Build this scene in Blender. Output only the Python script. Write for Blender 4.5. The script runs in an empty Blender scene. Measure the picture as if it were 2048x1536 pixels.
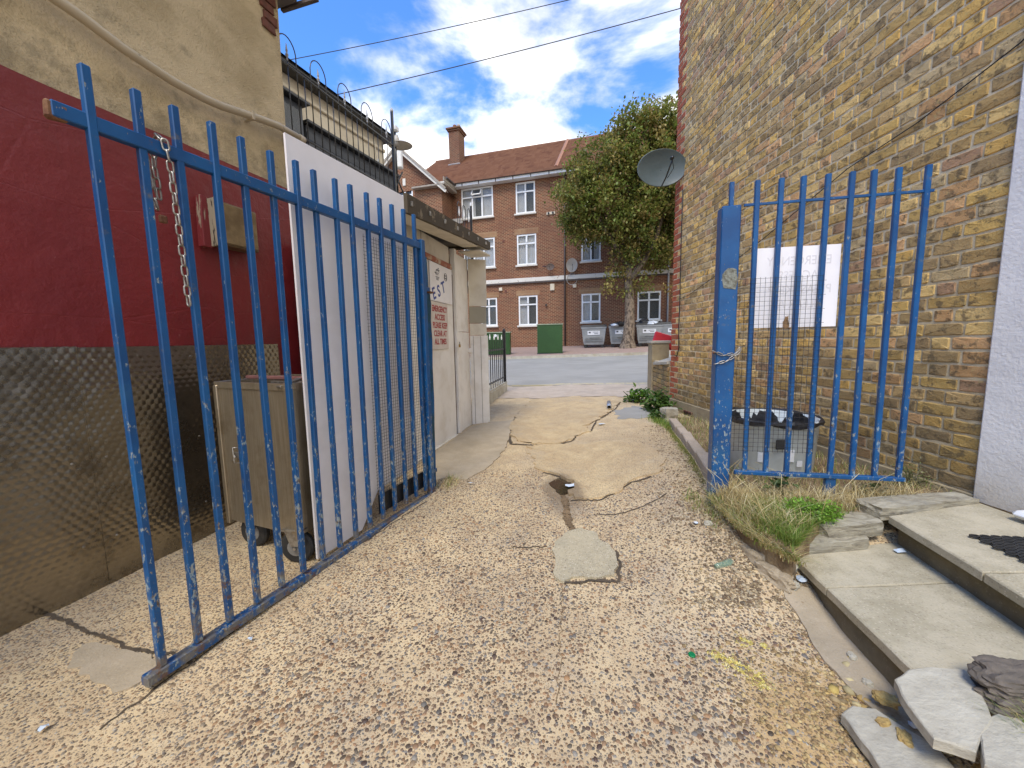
import bpy, bmesh, math, random
import numpy as np
from mathutils import Vector, Matrix, noise as mnoise
R = math.radians
random.seed(7); rng = np.random.default_rng(7)
sc = bpy.context.scene; COL = sc.collection

# ------------------------------------------------------------------ camera
H = 1.17
cam_d = bpy.data.cameras.new('camera'); cam = bpy.data.objects.new('camera', cam_d); COL.objects.link(cam)
cam_d.sensor_width = 36; cam_d.lens = 36*769/2048; cam_d.clip_start = .05; cam_d.clip_end = 2000
p_, r_ = R(6.27), R(1.03)
F_ = Vector((0, math.cos(p_), -math.sin(p_))); U0 = Vector((0, math.sin(p_), math.cos(p_))); R0 = Vector((1, 0, 0))
Rt = math.cos(r_)*R0 - math.sin(r_)*U0; Up = math.sin(r_)*R0 + math.cos(r_)*U0
m = Matrix((( Rt.x, Up.x, -F_.x, 0), (Rt.y, Up.y, -F_.y, 0), (Rt.z, Up.z, -F_.z, H), (0, 0, 0, 1)))
cam.matrix_world = m
sc.camera = cam
# ------------------------------------------------------------------ view, sky, sun
sc.view_settings.view_transform = 'Standard'; sc.view_settings.look = 'None'
sc.view_settings.gamma = 1; sc.view_settings.use_curve_mapping = False
sc.view_settings.exposure = 1.27
sc.cycles.max_bounces = 6; sc.cycles.diffuse_bounces = 3; sc.cycles.glossy_bounces = 3; sc.cycles.transparent_max_bounces = 8
SUN_EL, SUN_AZ = 56, 200      # azimuth from +Y clockwise: high behind the camera, a little to its left
world = bpy.data.worlds.new('World'); sc.world = world; world.use_nodes = True
def build_world():
    nt = world.node_tree; nt.nodes.clear(); N = nt.nodes.new; L = nt.links.new
    out = N('ShaderNodeOutputWorld'); bg = N('ShaderNodeBackground'); bg.inputs[1].default_value = .15
    sky = N('ShaderNodeTexSky'); sky.sky_type = 'NISHITA'; sky.sun_disc = False
    sky.sun_elevation = R(SUN_EL); sky.sun_rotation = R(SUN_AZ); sky.air_density = 1.0; sky.dust_density = .3; sky.ozone_density = 2.5
    tc = N('ShaderNodeTexCoord'); sep = N('ShaderNodeSeparateXYZ'); L(tc.outputs['Generated'], sep.inputs[0])
    def mth(op, a, b=None, clamp=False):
        n = N('ShaderNodeMath'); n.operation = op; n.use_clamp = clamp
        for i, x in enumerate((a, b)):
            if x is None: continue
            if isinstance(x, (int, float)): n.inputs[i].default_value = x
            else: L(x, n.inputs[i])
        return n.outputs[0]
    zz = mth('ADD', mth('MAXIMUM', sep.outputs[2], 0.0), .12)
    u = mth('DIVIDE', sep.outputs[0], zz); v = mth('DIVIDE', sep.outputs[1], zz)
    cmb = N('ShaderNodeCombineXYZ'); L(u, cmb.inputs[0]); L(v, cmb.inputs[1]); cmb.inputs[2].default_value = 3.7
    n1 = N('ShaderNodeTexNoise'); n1.inputs['Scale'].default_value = 1.5; n1.inputs['Detail'].default_value = 9; n1.inputs['Roughness'].default_value = .56; n1.inputs['Distortion'].default_value = .25
    L(cmb.outputs[0], n1.inputs['Vector'])
    n2 = N('ShaderNodeTexNoise'); n2.inputs['Scale'].default_value = .55; n2.inputs['Detail'].default_value = 3
    L(cmb.outputs[0], n2.inputs['Vector'])
    # coverage grows towards the horizon and to the east of the frame
    cov = mth('ADD', mth('MULTIPLY', n1.outputs[0], .88), mth('MULTIPLY', n2.outputs[0], .32))
    cov = mth('ADD', cov, mth('MULTIPLY', sep.outputs[0], .30))
    cov = mth('SUBTRACT', cov, mth('MULTIPLY', sep.outputs[2], .50))
    mr = N('ShaderNodeMapRange'); mr.interpolation_type = 'SMOOTHSTEP'
    mr.inputs['From Min'].default_value = .255; mr.inputs['From Max'].default_value = .385; L(cov, mr.inputs['Value'])
    n3 = N('ShaderNodeTexNoise'); n3.inputs['Scale'].default_value = 2.2; n3.inputs['Detail'].default_value = 6
    L(cmb.outputs[0], n3.inputs['Vector'])
    cr = N('ShaderNodeValToRGB'); L(n3.outputs[0], cr.inputs[0])
    cr.color_ramp.elements[0].position = .36; cr.color_ramp.elements[0].color = (3.3, 3.3, 3.35, 1)
    cr.color_ramp.elements[1].position = .60; cr.color_ramp.elements[1].color = (5.3, 5.15, 4.9, 1)
    tint = N('ShaderNodeMix'); tint.data_type = 'RGBA'; tint.blend_type = 'MULTIPLY'; tint.inputs[0].default_value = 1
    L(sky.outputs[0], tint.inputs[6]); tint.inputs[7].default_value = (.42, .70, 1.04, 1)
    mx = N('ShaderNodeMix'); mx.data_type = 'RGBA'
    L(mr.outputs[0], mx.inputs[0]); L(tint.outputs[2], mx.inputs[6]); L(cr.outputs[0], mx.inputs[7])
    L(mx.outputs[2], bg.inputs[0]); L(bg.outputs[0], out.inputs[0])
build_world()
sun_d = bpy.data.lights.new('sun', 'SUN'); sun_d.energy = 1.4; sun_d.angle = R(20); sun_d.color = (1, .92, .78)
sun = bpy.data.objects.new('sun', sun_d); COL.objects.link(sun)
sd = Vector((math.sin(R(SUN_AZ))*math.cos(R(SUN_EL)), math.cos(R(SUN_AZ))*math.cos(R(SUN_EL)), math.sin(R(SUN_EL))))
sun.rotation_euler = sd.to_track_quat('Z', 'Y').to_euler()

# ------------------------------------------------------------------ helpers
def tag(o, label=None, cat=None, group=None, kind=None):
    if label: o['label'] = label
    if cat: o['category'] = cat
    if group: o['group'] = group
    if kind: o['kind'] = kind
    return o
def empty(name, loc=(0, 0, 0), az=90, label=None, cat=None, group=None):
    """az = compass heading (from +Y, clockwise) of the thing's local +X axis"""
    o = bpy.data.objects.new(name, None); COL.objects.link(o); o.empty_display_size = .1
    o.location = loc; o.rotation_euler = (0, 0, R(90-az)); return tag(o, label, cat, group)
class MB:
    def __init__(s): s.v = []; s.f = []; s.c = []; s.mi = []
    def add(s, vs, fs, col=(1, 1, 1), mi=0):
        n = len(s.v); s.v += [tuple(v) for v in vs]
        for f in fs: s.f.append(tuple(i+n for i in f)); s.c.append(col); s.mi.append(mi)
        return s
    def box(s, c, d, rot=None, bev=0, col=(1, 1, 1), mi=0, jit=0):
        hx, hy, hz = d[0]/2, d[1]/2, d[2]/2; vs = []; fs = []
        J = lambda: random.uniform(-jit, jit) if jit else 0
        if bev <= 0:
            for k in (-1, 1):
                for j in (-1, 1):
                    for i in (-1, 1): vs.append(Vector((i*hx+J(), j*hy+J(), k*hz+J())))
            fs = [(0, 2, 3, 1), (4, 5, 7, 6), (0, 1, 5, 4), (2, 6, 7, 3), (0, 4, 6, 2), (1, 3, 7, 5)]
        else:
            b = min(bev, hx*.9, hy*.9, hz*.9); idx = {}
            for k in (-1, 1):
                for j in (-1, 1):
                    for i in (-1, 1):
                        a = (J(), J(), J())
                        for ax in range(3):
                            q = [i*(hx-b), j*(hy-b), k*(hz-b)]; q[ax] = (i*hx, j*hy, k*hz)[ax]
                            idx[(i, j, k, ax)] = len(vs); vs.append(Vector((q[0]+a[0], q[1]+a[1], q[2]+a[2])))
            g = lambda i, j, k, ax: idx[(i, j, k, ax)]
            for t in (-1, 1):
                o = 1 if t > 0 else -1
                fs.append([g(t, *q, 0) for q in ((-1, -1), (1, -1), (1, 1), (-1, 1))][::o])
                fs.append([g(q[0], t, q[1], 1) for q in ((-1, -1), (-1, 1), (1, 1), (1, -1))][::o])
                fs.append([g(q[0], q[1], t, 2) for q in ((-1, -1), (1, -1), (1, 1), (-1, 1))][::o])
            for a in (-1, 1):
                for c2 in (-1, 1):
                    o = 1 if a*c2 > 0 else -1
                    fs.append([g(a, c2, -1, 0), g(a, c2, -1, 1), g(a, c2, 1, 1), g(a, c2, 1, 0)][::o])
                    fs.append([g(a, -1, c2, 0), g(a, 1, c2, 0), g(a, 1, c2, 2), g(a, -1, c2, 2)][::o])
                    fs.append([g(-1, a, c2, 1), g(-1, a, c2, 2), g(1, a, c2, 2), g(1, a, c2, 1)][::o])
                    for e in (-1, 1):
                        o2 = 1 if a*c2*e > 0 else -1
                        fs.append([g(a, c2, e, 0), g(a, c2, e, 1), g(a, c2, e, 2)][::o2])
        if rot is not None: vs = [rot @ v for v in vs]
        c = Vector(c); return s.add([v+c for v in vs], fs, col, mi)
    def tube(s, pts, r, n=8, closed=False, cap=True, col=(1, 1, 1), mi=0, rs=None):
        P = [Vector(p) for p in pts]; m_ = len(P); vs = []; ref = None
        for i, p in enumerate(P):
            a = P[(i-1) % m_] if (closed or i > 0) else P[i]; b = P[(i+1) % m_] if (closed or i < m_-1) else P[i]
            t = (b-a).normalized()
            if ref is None:
                ref = Vector((0, 0, 1)) if abs(t.z) < .9 else Vector((1, 0, 0))
            x = t.cross(ref).normalized(); y = x.cross(t).normalized(); ref = y
            rr = rs[i] if rs else r
            for k in range(n):
                an = 2*math.pi*(k+.5)/n; vs.append(p + x*math.cos(an)*rr + y*math.sin(an)*rr)
        fs = []
        for i in range(m_ if closed else m_-1):
            j = (i+1) % m_
            for k in range(n): fs.append((i*n+k, i*n+(k+1) % n, j*n+(k+1) % n, j*n+k))
        if cap and not closed: fs += [tuple(range(n))[::-1], tuple((m_-1)*n+k for k in range(n))]
        return s.add(vs, fs, col, mi)
    def lathe(s, prof, n=20, c=(0, 0, 0), sx=1, sy=1, rot=None, col=(1, 1, 1), mi=0):
        vs = []; c = Vector(c)
        for (r, z) in prof:
            for k in range(n):
                a = 2*math.pi*k/n; v = Vector((r*math.cos(a)*sx, r*math.sin(a)*sy, z))
                vs.append((rot @ v if rot is not None else v)+c)
        fs = [(i*n+k, i*n+(k+1) % n, (i+1)*n+(k+1) % n, (i+1)*n+k) for i in range(len(prof)-1) for k in range(n)]
        fs += [tuple(range(n))[::-1], tuple((len(prof)-1)*n+k for k in range(n))]
        return s.add(vs, fs, col, mi)
    def prism(s, poly, z0, z1, inset=0, col=(1, 1, 1), mi=0):
        """polygon (CCW) extruded from z0 to z1 (numbers or functions of x, y); top edge inset"""
        n = len(poly); Z0 = z0 if callable(z0) else (lambda x, y: z0); Z1 = z1 if callable(z1) else (lambda x, y: z1)
        cx = sum(q[0] for q in poly)/n; cy = sum(q[1] for q in poly)/n
        vs = [(x, y, Z0(x, y)) for x, y in poly]
        if inset:
            vs += [(x, y, Z1(x, y)-inset*.8) for x, y in poly]
            q = []
            for x, y in poly:
                d = math.hypot(x-cx, y-cy) or 1; q.append((x-(x-cx)/d*inset, y-(y-cy)/d*inset))
            vs += [(x, y, Z1(x, y)) for x, y in q]; k = 3
        else:
            vs += [(x, y, Z1(x, y)) for x, y in poly]; k = 2
        fs = [((l)*n+i, l*n+(i+1) % n, (l+1)*n+(i+1) % n, (l+1)*n+i) for l in range(k-1) for i in range(n)]
        vs.append((cx, cy, Z1(cx, cy))); ci = len(vs)-1
        fs += [((k-1)*n+i, (k-1)*n+(i+1) % n, ci) for i in range(n)]
        return s.add(vs, fs, col, mi)
    def build(s, name, mat, parent=None, smooth=False, loc=None, label=None, cat=None, group=None, kind=None, me_only=False):
        me = bpy.data.meshes.new(name); me.from_pydata(s.v, [], s.f)
        mats = mat if isinstance(mat, (list, tuple)) else [mat]
        for q in mats: me.materials.append(q)
        if any(s.mi): me.polygons.foreach_set('material_index', s.mi)
        if any(c != (1, 1, 1) for c in s.c):
            at = me.color_attributes.new('Col', 'FLOAT_COLOR', 'CORNER'); arr = []
            for f, c in zip(s.f, s.c): arr += [c[0], c[1], c[2], 1]*len(f)
            at.data.foreach_set('color', arr)
        if smooth: me.polygons.foreach_set('use_smooth', [True]*len(me.polygons))
        me.update()
        if me_only: return me
        return link(name, me, parent, loc, label, cat, group, kind)
def link(name, me, parent=None, loc=None, label=None, cat=None, group=None, kind=None):
    o = bpy.data.objects.new(name, me); COL.objects.link(o)
    if parent: o.parent = parent
    if loc: o.location = loc
    return tag(o, label, cat, group, kind)
def copy_tree(o, parent=None):
    c = o.copy(); COL.objects.link(c); c.parent = parent
    for ch in list(o.children): copy_tree(ch, c)
    return c
def scatter(name, tv, tf, pos, scl, rot, col, mat, smooth=True, tilt=None, **kw):
    """one mesh of many small copies; tv (n,3) template, pos (k,3), scl (k,3), rot (k) about z, tilt (k,3,3) optional"""
    tv = np.asarray(tv, float); k = len(pos); n = len(tv)
    V = tv[None]*np.asarray(scl)[:, None, :]
    c, s_ = np.cos(rot)[:, None], np.sin(rot)[:, None]
    X = V[..., 0]*c - V[..., 1]*s_; Y = V[..., 0]*s_ + V[..., 1]*c
    V = np.stack([X, Y, V[..., 2]], -1)
    if tilt is not None: V = np.einsum('kij,knj->kni', tilt, V)
    V = V + np.asarray(pos)[:, None, :]
    me = bpy.data.meshes.new(name)
    nf = len(tf); L = len(tf[0]); T = np.asarray(tf)
    Fc = (T[None] + (np.arange(k)*n)[:, None, None]).reshape(-1)
    me.vertices.add(k*n); me.vertices.foreach_set('co', V.reshape(-1))
    me.loops.add(k*nf*L); me.loops.foreach_set('vertex_index', Fc.astype(np.int32))
    me.polygons.add(k*nf); me.polygons.foreach_set('loop_start', (np.arange(k*nf)*L).astype(np.int32))
    me.update(calc_edges=True)
    if smooth: me.polygons.foreach_set('use_smooth', np.ones(k*nf, bool))
    at = me.color_attributes.new('Col', 'FLOAT_COLOR', 'POINT')
    cc = np.ones((k, n, 4)); cc[..., :3] = np.asarray(col)[:, None, :]
    at.data.foreach_set('color', cc.reshape(-1).astype(np.float32))
    me.materials.append(mat); me.validate()
    return link(name, me, **kw)
def text_mesh(body, size, mat, name, parent, loc, rot, sx=1.0, ext=.0006, mirror=False, bold=0.0):
    cu = bpy.data.curves.new('txt', 'FONT'); cu.body = body; cu.size = size; cu.align_x = 'CENTER'; cu.extrude = ext; cu.offset = bold; cu.resolution_u = 3
    t = bpy.data.objects.new('txt', cu); COL.objects.link(t)
    me = bpy.data.meshes.new_from_object(t.evaluated_get(bpy.context.evaluated_depsgraph_get()))
    bpy.data.objects.remove(t); me.name = name
    for v in me.vertices: v.co.x *= sx*(-1 if mirror else 1)
    if mirror: me.flip_normals()
    me.materials.clear(); me.materials.append(mat)
    o = link(name, me, parent, loc); o.rotation_euler = rot; return o
# ------------------------------------------------------------------ materials
class NT:
    def __init__(s, name):
        s.mat = bpy.data.materials.new(name); s.mat.use_nodes = True; s.t = s.mat.node_tree; s.t.nodes.clear()
        s.out = s.n('ShaderNodeOutputMaterial'); s.p = s.n('ShaderNodeBsdfPrincipled'); s.l(s.p.outputs[0], s.out.inputs[0])
        s.geo = s.n('ShaderNodeNewGeometry'); s.pos = s.geo.outputs['Position']
    def n(s, t): return s.t.nodes.new(t)
    def l(s, a, b): s.t.links.new(a, b)
    def inp(s, sock, x):
        if x is None: return
        if hasattr(x, 'is_output'): s.l(x, sock)
        else: sock.default_value = (*x, 1) if isinstance(x, tuple) and len(x) == 3 and sock.type == 'RGBA' else x
    def noise(s, sc_, det=4, rough=.55, vec=None, dist=0, dim='3D'):
        n = s.n('ShaderNodeTexNoise'); n.noise_dimensions = dim; n.inputs['Scale'].default_value = sc_; n.inputs['Detail'].default_value = det
        n.inputs['Roughness'].default_value = rough; n.inputs['Distortion'].default_value = dist; s.l(vec or s.pos, n.inputs['Vector']); return n.outputs[0]
    def vor(s, sc_, out='Distance', feat='F1', vec=None, rnd=1):
        n = s.n('ShaderNodeTexVoronoi'); n.feature = feat; n.inputs['Scale'].default_value = sc_; n.inputs['Randomness'].default_value = rnd
        s.l(vec or s.pos, n.inputs['Vector']); return n.outputs[out]
    def ramp(s, x, a, b, ca=0., cb=1.):
        n = s.n('ShaderNodeMapRange'); n.interpolation_type = 'SMOOTHSTEP'; s.inp(n.inputs['Value'], x)
        n.inputs['From Min'].default_value = a; n.inputs['From Max'].default_value = b; n.inputs['To Min'].default_value = ca; n.inputs['To Max'].default_value = cb
        return n.outputs[0]
    def cramp(s, x, stops, const=False):
        n = s.n('ShaderNodeValToRGB'); s.inp(n.inputs[0], x); e = n.color_ramp.elements
        if const: n.color_ramp.interpolation = 'CONSTANT'
        while len(e) < len(stops): e.new(.5)
        for q, (p, c) in zip(e, stops): q.position = p; q.color = (*c, 1)
        return n.outputs[0]
    def mix(s, f, a, b, mode='MIX'):
        n = s.n('ShaderNodeMix'); n.data_type = 'RGBA'; n.blend_type = mode; s.inp(n.inputs[0], f); s.inp(n.inputs[6], a); s.inp(n.inputs[7], b); return n.outputs[2]
    def m(s, op, a, b=None, c=None):
        n = s.n('ShaderNodeMath'); n.operation = op; s.inp(n.inputs[0], a); s.inp(n.inputs[1], b)
        if c is not None: s.inp(n.inputs[2], c)
        return n.outputs[0]
    def attr(s, name='Col'):
        n = s.n('ShaderNodeAttribute'); n.attribute_name = name; return n.outputs['Color']
    def bump(s, h, st=.3, d=.01, prev=None):
        n = s.n('ShaderNodeBump'); n.inputs['Strength'].default_value = st; n.inputs['Distance'].default_value = d; s.l(h, n.inputs['Height'])
        if prev is not None: s.l(prev, n.inputs['Normal'])
        return n.outputs[0]
    def sep(s, v=None):
        n = s.n('ShaderNodeSeparateXYZ'); s.l(v or s.pos, n.inputs[0]); return n.outputs
    def xyz(s, x, y, z=0.):
        n = s.n('ShaderNodeCombineXYZ'); s.inp(n.inputs[0], x); s.inp(n.inputs[1], y); s.inp(n.inputs[2], z); return n.outputs[0]
    def obj(s): return s.n('ShaderNodeTexCoord').outputs['Object']
    def scale(s, v, k):
        n = s.n('ShaderNodeVectorMath'); n.operation = 'MULTIPLY'; s.l(v, n.inputs[0]); n.inputs[1].default_value = k; return n.outputs[0]
    def done(s, col, rough=.7, metal=0., nrm=None, spec=None, alpha=None):
        s.inp(s.p.inputs['Base Color'], col); s.inp(s.p.inputs['Roughness'], rough); s.inp(s.p.inputs['Metallic'], metal)
        if nrm is not None: s.l(nrm, s.p.inputs['Normal'])
        if spec is not None: s.inp(s.p.inputs['Specular IOR Level'], spec)
        if alpha is not None: s.inp(s.p.inputs['Alpha'], alpha)
        return s.mat
def simple(name, c1, c2=None, sc_=6, rough=.75, bump=.15, bs=60, metal=0., bd=.004, lo=.35, hi=.65, spec=None, c3=None):
    t = NT(name); c2 = c2 or tuple(x*.75 for x in c1)
    col = t.mix(t.ramp(t.noise(sc_, 6, .6), lo, hi), c1, c2)
    if c3: col = t.mix(t.ramp(t.noise(sc_*.37, 5, .65), .52, .68), col, c3)
    col = t.mix(t.ramp(t.noise(sc_*9, 3), .3, .7, 0, .22), col, tuple(x*.6 for x in c1))
    return t.done(col, rough, metal, t.bump(t.noise(bs, 5), bump, bd), spec)

def blue_paint():
    t = NT('blue gate paint'); z = t.sep()[2]
    base = t.mix(t.ramp(t.noise(6, 5), .3, .7), (.001, .055, .18), (.003, .085, .245)); base = t.mix(t.ramp(t.noise(2.3, 6, .7), .52, .7, 0, .5), base, (.02, .085, .17))
    n = t.noise(75, 6, .7, vec=t.scale(t.pos, (1, 1, .45))); n2 = t.noise(14, 3)
    low = t.ramp(z, .2, 1.3, .10, 0.)           # more knocks and wear on the lower half
    chip = t.ramp(t.m('ADD', t.m('ADD', n, t.m('MULTIPLY', n2, .30)), low), .80, .82)
    col = t.mix(chip, base, t.cramp(t.noise(50, 3), [(.4, (.22, .30, .34)), (.55, (.28, .27, .23)), (.65, (.11, .075, .05))]))
    dirt = t.ramp(t.m('ADD', t.noise(22, 5), t.ramp(z, .02, .3, .22, 0.)), .62, .78, 0, .75)
    col = t.mix(dirt, col, (.16, .14, .10)); col = t.mix(t.ramp(t.m('ADD', t.noise(16, 6, .75), t.ramp(z, .03, .5, .12, 0.)), .66, .72, 0, .8), col, (.12, .06, .03))
    return t.done(col, t.mix(chip, (.42,)*3, (.8,)*3), 0, t.bump(t.m('MULTIPLY', chip, -1.), .35, .002, t.bump(t.noise(35, 3), .08, .003)))
def stock_brick(use_attr):
    t = NT('yellow stock brick' + (' far' if use_attr else ''))
    if use_attr: base = t.attr()
    else:
        oi = t.n('ShaderNodeObjectInfo'); base = t.cramp(oi.outputs['Random'], [(i/len(BRICKS), c) for i, c in enumerate(BRICKS)], True)
    st = t.noise(17, 6, .68); f = t.noise(85, 5, .7)
    col = t.mix(t.ramp(st, .50, .62, 0, .8), base, (.115, .078, .038))       # dark soot patches of the firing
    col = t.mix(t.ramp(t.noise(31, 4), .58, .72, 0, .6), col, (.56, .41, .15))
    pit = t.ramp(t.vor(55), .04, .17, 1, 0)
    pitn = t.m('MULTIPLY', pit, t.ramp(t.noise(24, 2), .5, .58))
    col = t.mix(t.m('MULTIPLY', pitn, .85), col, (.03, .02, .012))
    col = t.mix(t.ramp(f, .35, .75, 0, .18), col, (.56, .45, .22))
    # darker towards the ground, with a noisy upper edge
    zz = t.sep()[2]; g = t.ramp(t.m('ADD', zz, t.m('MULTIPLY', t.noise(3, 4), 1.0)), .75, 1.75, .62, 0)
    col = t.mix(g, col, (.10, .078, .040))
    return t.done(col, .88, 0, t.bump(t.m('SUBTRACT', f, pitn), .85, .006))
BRICKS = [tuple(min(.8, q*1.36*w_) for q, w_ in zip(c, (1.10, .95, .86))) for c in [(.46, .335, .10), (.36, .26, .085), (.27, .195, .075), (.40, .30, .13), (.52, .40, .155), (.27, .205, .09), (.36, .23, .10), (.45, .31, .085), (.23, .175, .085),
          (.36, .30, .16), (.46, .30, .14), (.33, .24, .08), (.29, .19, .11), (.46, .36, .15), (.29, .22, .10), (.38, .28, .09)]]
def mortar():
    t = NT('lime mortar'); n = t.noise(70, 6, .7)
    col = t.mix(t.ramp(t.noise(4, 5), .35, .65), (.66, .545, .35), (.52, .415, .25))
    col = t.mix(t.ramp(n, .4, .75, 0, .5), col, (.62, .52, .34))
    z = t.sep()[2]; col = t.mix(t.ramp(t.m('ADD', z, t.m('MULTIPLY', t.noise(3, 4), 1.0)), .75, 1.7, .4, 0), col, (.22, .17, .10))
    return t.done(col, .95, 0, t.bump(n, .9, .005))
def roughcast():
    t = NT('pebble-dashed render'); z = t.sep()[2]
    v = t.vor(95); n = t.noise(60, 6, .75)
    big = t.noise(2.2, 5, .6, vec=t.scale(t.pos, (1, 1, 1.6)))
    col = t.mix(t.ramp(big, .38, .66), (.68, .54, .33), (.48, .37, .21))
    col = t.mix(t.ramp(t.m('ADD', t.noise(5, 6, .7), t.ramp(z, 2.25, 2.9, .13, 0.)), .56, .72, 0, .5), col, (.20, .16, .10))
    col = t.mix(t.ramp(v, .0, .35, .28, 0), col, (.60, .49, .29))
    col = t.mix(t.ramp(n, .60, .72, 0, .6), col, (.09, .07, .04))
    return t.done(col, .95, 0, t.bump(n, 1., .012, t.bump(v, .5, .008)))
def red_wall():
    t = NT('oxblood masonry paint')
    col = t.mix(t.ramp(t.noise(2.4, 5), .35, .65), (.21, .018, .018), (.165, .014, .016))
    z = t.sep()[2]; col = t.mix(t.ramp(z, 1.2, 2.3, 0, .45), col, (.20, .032, .034))
    col = t.mix(t.ramp(t.noise(40, 4, .7), .66, .74, 0, .5), col, (.26, .10, .09))
    crack = t.ramp(t.vor(1.3, feat='DISTANCE_TO_EDGE', vec=t.scale(t.pos, (.6, .6, 2.2))), 0, .012, .0, 1)
    return t.done(col, .42, 0, t.bump(crack, .25, .004, t.bump(t.noise(7, 6, .6), .5, .03, t.bump(t.noise(90, 3), .12, .003))))
def stamped_tin():
    t = NT('stamped steel sheet'); o = t.sep(t.obj())
    P = .037
    def lat(ox, oz):
        a = t.m('MULTIPLY', t.m('SUBTRACT', t.m('FRACT', t.m('ADD', t.m('DIVIDE', o[0], P), ox)), .5), 1.0)
        b = t.m('MULTIPLY', t.m('SUBTRACT', t.m('FRACT', t.m('ADD', t.m('DIVIDE', o[2], P*1.5), oz)), .5), 1.5)
        return t.m('SQRT', t.m('ADD', t.m('MULTIPLY', a, a), t.m('MULTIPLY', b, b)))
    d = t.m('MINIMUM', lat(50., 50.), lat(50.5, 50.5))
    h = t.ramp(d, .0, .60, 1, 0)
    grime = t.ramp(t.noise(3.5, 7, .7), .45, .72)
    col = t.mix(grime, (.30, .265, .205), (.12, .10, .07))
    col = t.mix(t.ramp(t.noise(26, 6, .75), .62, .72, 0, .8), col, (.16, .12, .07))
    rg = t.m('ADD', t.m('MULTIPLY', grime, .16), .20)
    return t.done(col, rg, .92, t.bump(h, .22, .008, t.bump(t.noise(2.2, 3), .45, .05)))
def alley_mat(name='exposed aggregate concrete', lift=0., k1=1., k2=1.):
    t = NT(name)
    warp = t.n('ShaderNodeVectorMath'); warp.operation = 'ADD'
    nz = t.n('ShaderNodeTexNoise'); nz.inputs['Scale'].default_value = 30; t.l(t.pos, nz.inputs['Vector'])
    sc2 = t.scale(nz.outputs['Color'], (.012, .012, .012)); t.l(t.pos, warp.inputs[0]); t.l(sc2, warp.inputs[1]); v = warp.outputs[0]
    d = t.vor(78, vec=v); cc = t.vor(78, 'Color', vec=v); d2 = t.vor(150, vec=v); cc2 = t.vor(150, 'Color', vec=v)
    pal = [(0, (.10, .075, .05)), (.2, (.20, .14, .085)), (.4, (.28, .17, .09)), (.6, (.15, .135, .12)), (.8, (.34, .26, .17)), (.93, (.42, .38, .30))]
    cr = t.sep(cc)[0]; cr2 = t.sep(cc2)[0]
    big = t.noise(1.1, 6, .6)
    base = t.mix(t.ramp(t.noise(6, 6, .65), .3, .7), (.64+lift, .495+lift, .285+lift), (.51+lift, .375+lift, .215+lift))
    base = t.mix(t.ramp(big, .42, .62, 0, .5), base, (.42, .31, .18)); pp_ = t.sep(); rr_ = t.m('ADD', t.m('POWER', t.m('DIVIDE', t.m('SUBTRACT', pp_[0], .93), .30), 2.), t.m('POWER', t.m('DIVIDE', t.m('SUBTRACT', pp_[1], .97), .32), 2.)); sd_ = t.ramp(t.m('ADD', rr_, t.m('MULTIPLY', t.noise(7, 5), 1.1)), .9, 1.6, .85, 0); base = t.mix(sd_, base, (.47, .31, .13)); r2_ = t.m('ADD', t.m('POWER', t.m('DIVIDE', t.m('SUBTRACT', pp_[0], .36), .17), 2.), t.m('POWER', t.m('DIVIDE', t.m('SUBTRACT', pp_[1], 2.72), .42), 2.)); base = t.mix(t.ramp(t.m('ADD', r2_, t.m('MULTIPLY', t.noise(9, 5), .9)), .8, 1.5, .75, 0), base, (.17, .12, .07)); gy = t.ramp(t.noise(2.3, 6, .65), .5, .66, 0, .35); base = t.mix(gy, base, (.44, .37, .27))
    m2 = t.m('MULTIPLY', t.ramp(d2, .28, .36, 1, 0), t.ramp(t.noise(4, 3), .3, .5, .35*k2, .8*k2))
    col = t.mix(m2, base, t.cramp(cr2, pal, True))
    m1 = t.m('MULTIPLY', t.ramp(d, .32, .40, 1, 0), t.ramp(t.sep()[1], 2.4, 4.2, .9*k1, .45*k1))
    col = t.mix(m1, col, t.cramp(cr, pal, True))
    col = t.mix(t.ramp(t.noise(150, 3, .7), .55, .75, 0, .35), col, (.70, .58, .40))
    hh = t.m('ADD', t.m('MULTIPLY', t.ramp(d, .1, .42, 1, 0), 1.), t.m('MULTIPLY', t.noise(140, 4), .6))
    return t.done(col, .9, 0, t.bump(hh, .7, .005, t.bump(t.noise(11, 5), .5, .02)))
def concrete(name, c1, c2, speck=.35, c3=(.30, .24, .15)):
    t = NT(name)
    col = t.mix(t.ramp(t.noise(5, 7, .65), .32, .68), c1, c2)
    col = t.mix(t.ramp(t.noise(1.7, 5), .52, .7, 0, .6), col, c3)
    d = t.vor(105); col = t.mix(t.m('MULTIPLY', t.m('MULTIPLY', t.ramp(d, .25, .38, 1, 0), speck), t.ramp(t.noise(5, 3), .3, .6, .45, 1)), col, t.cramp(t.sep(t.vor(105, 'Color'))[0], [(0, (.16, .12, .08)), (.4, (.30, .24, .17)), (.7, (.66, .58, .44))], True))
    col = t.mix(t.ramp(t.noise(48, 5, .7), .60, .74, 0, .5), col, (.17, .135, .085))
    return t.done(col, .92, 0, t.bump(t.noise(110, 5, .7), .6, .004, t.bump(t.noise(13, 5), .35, .015)))
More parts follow.
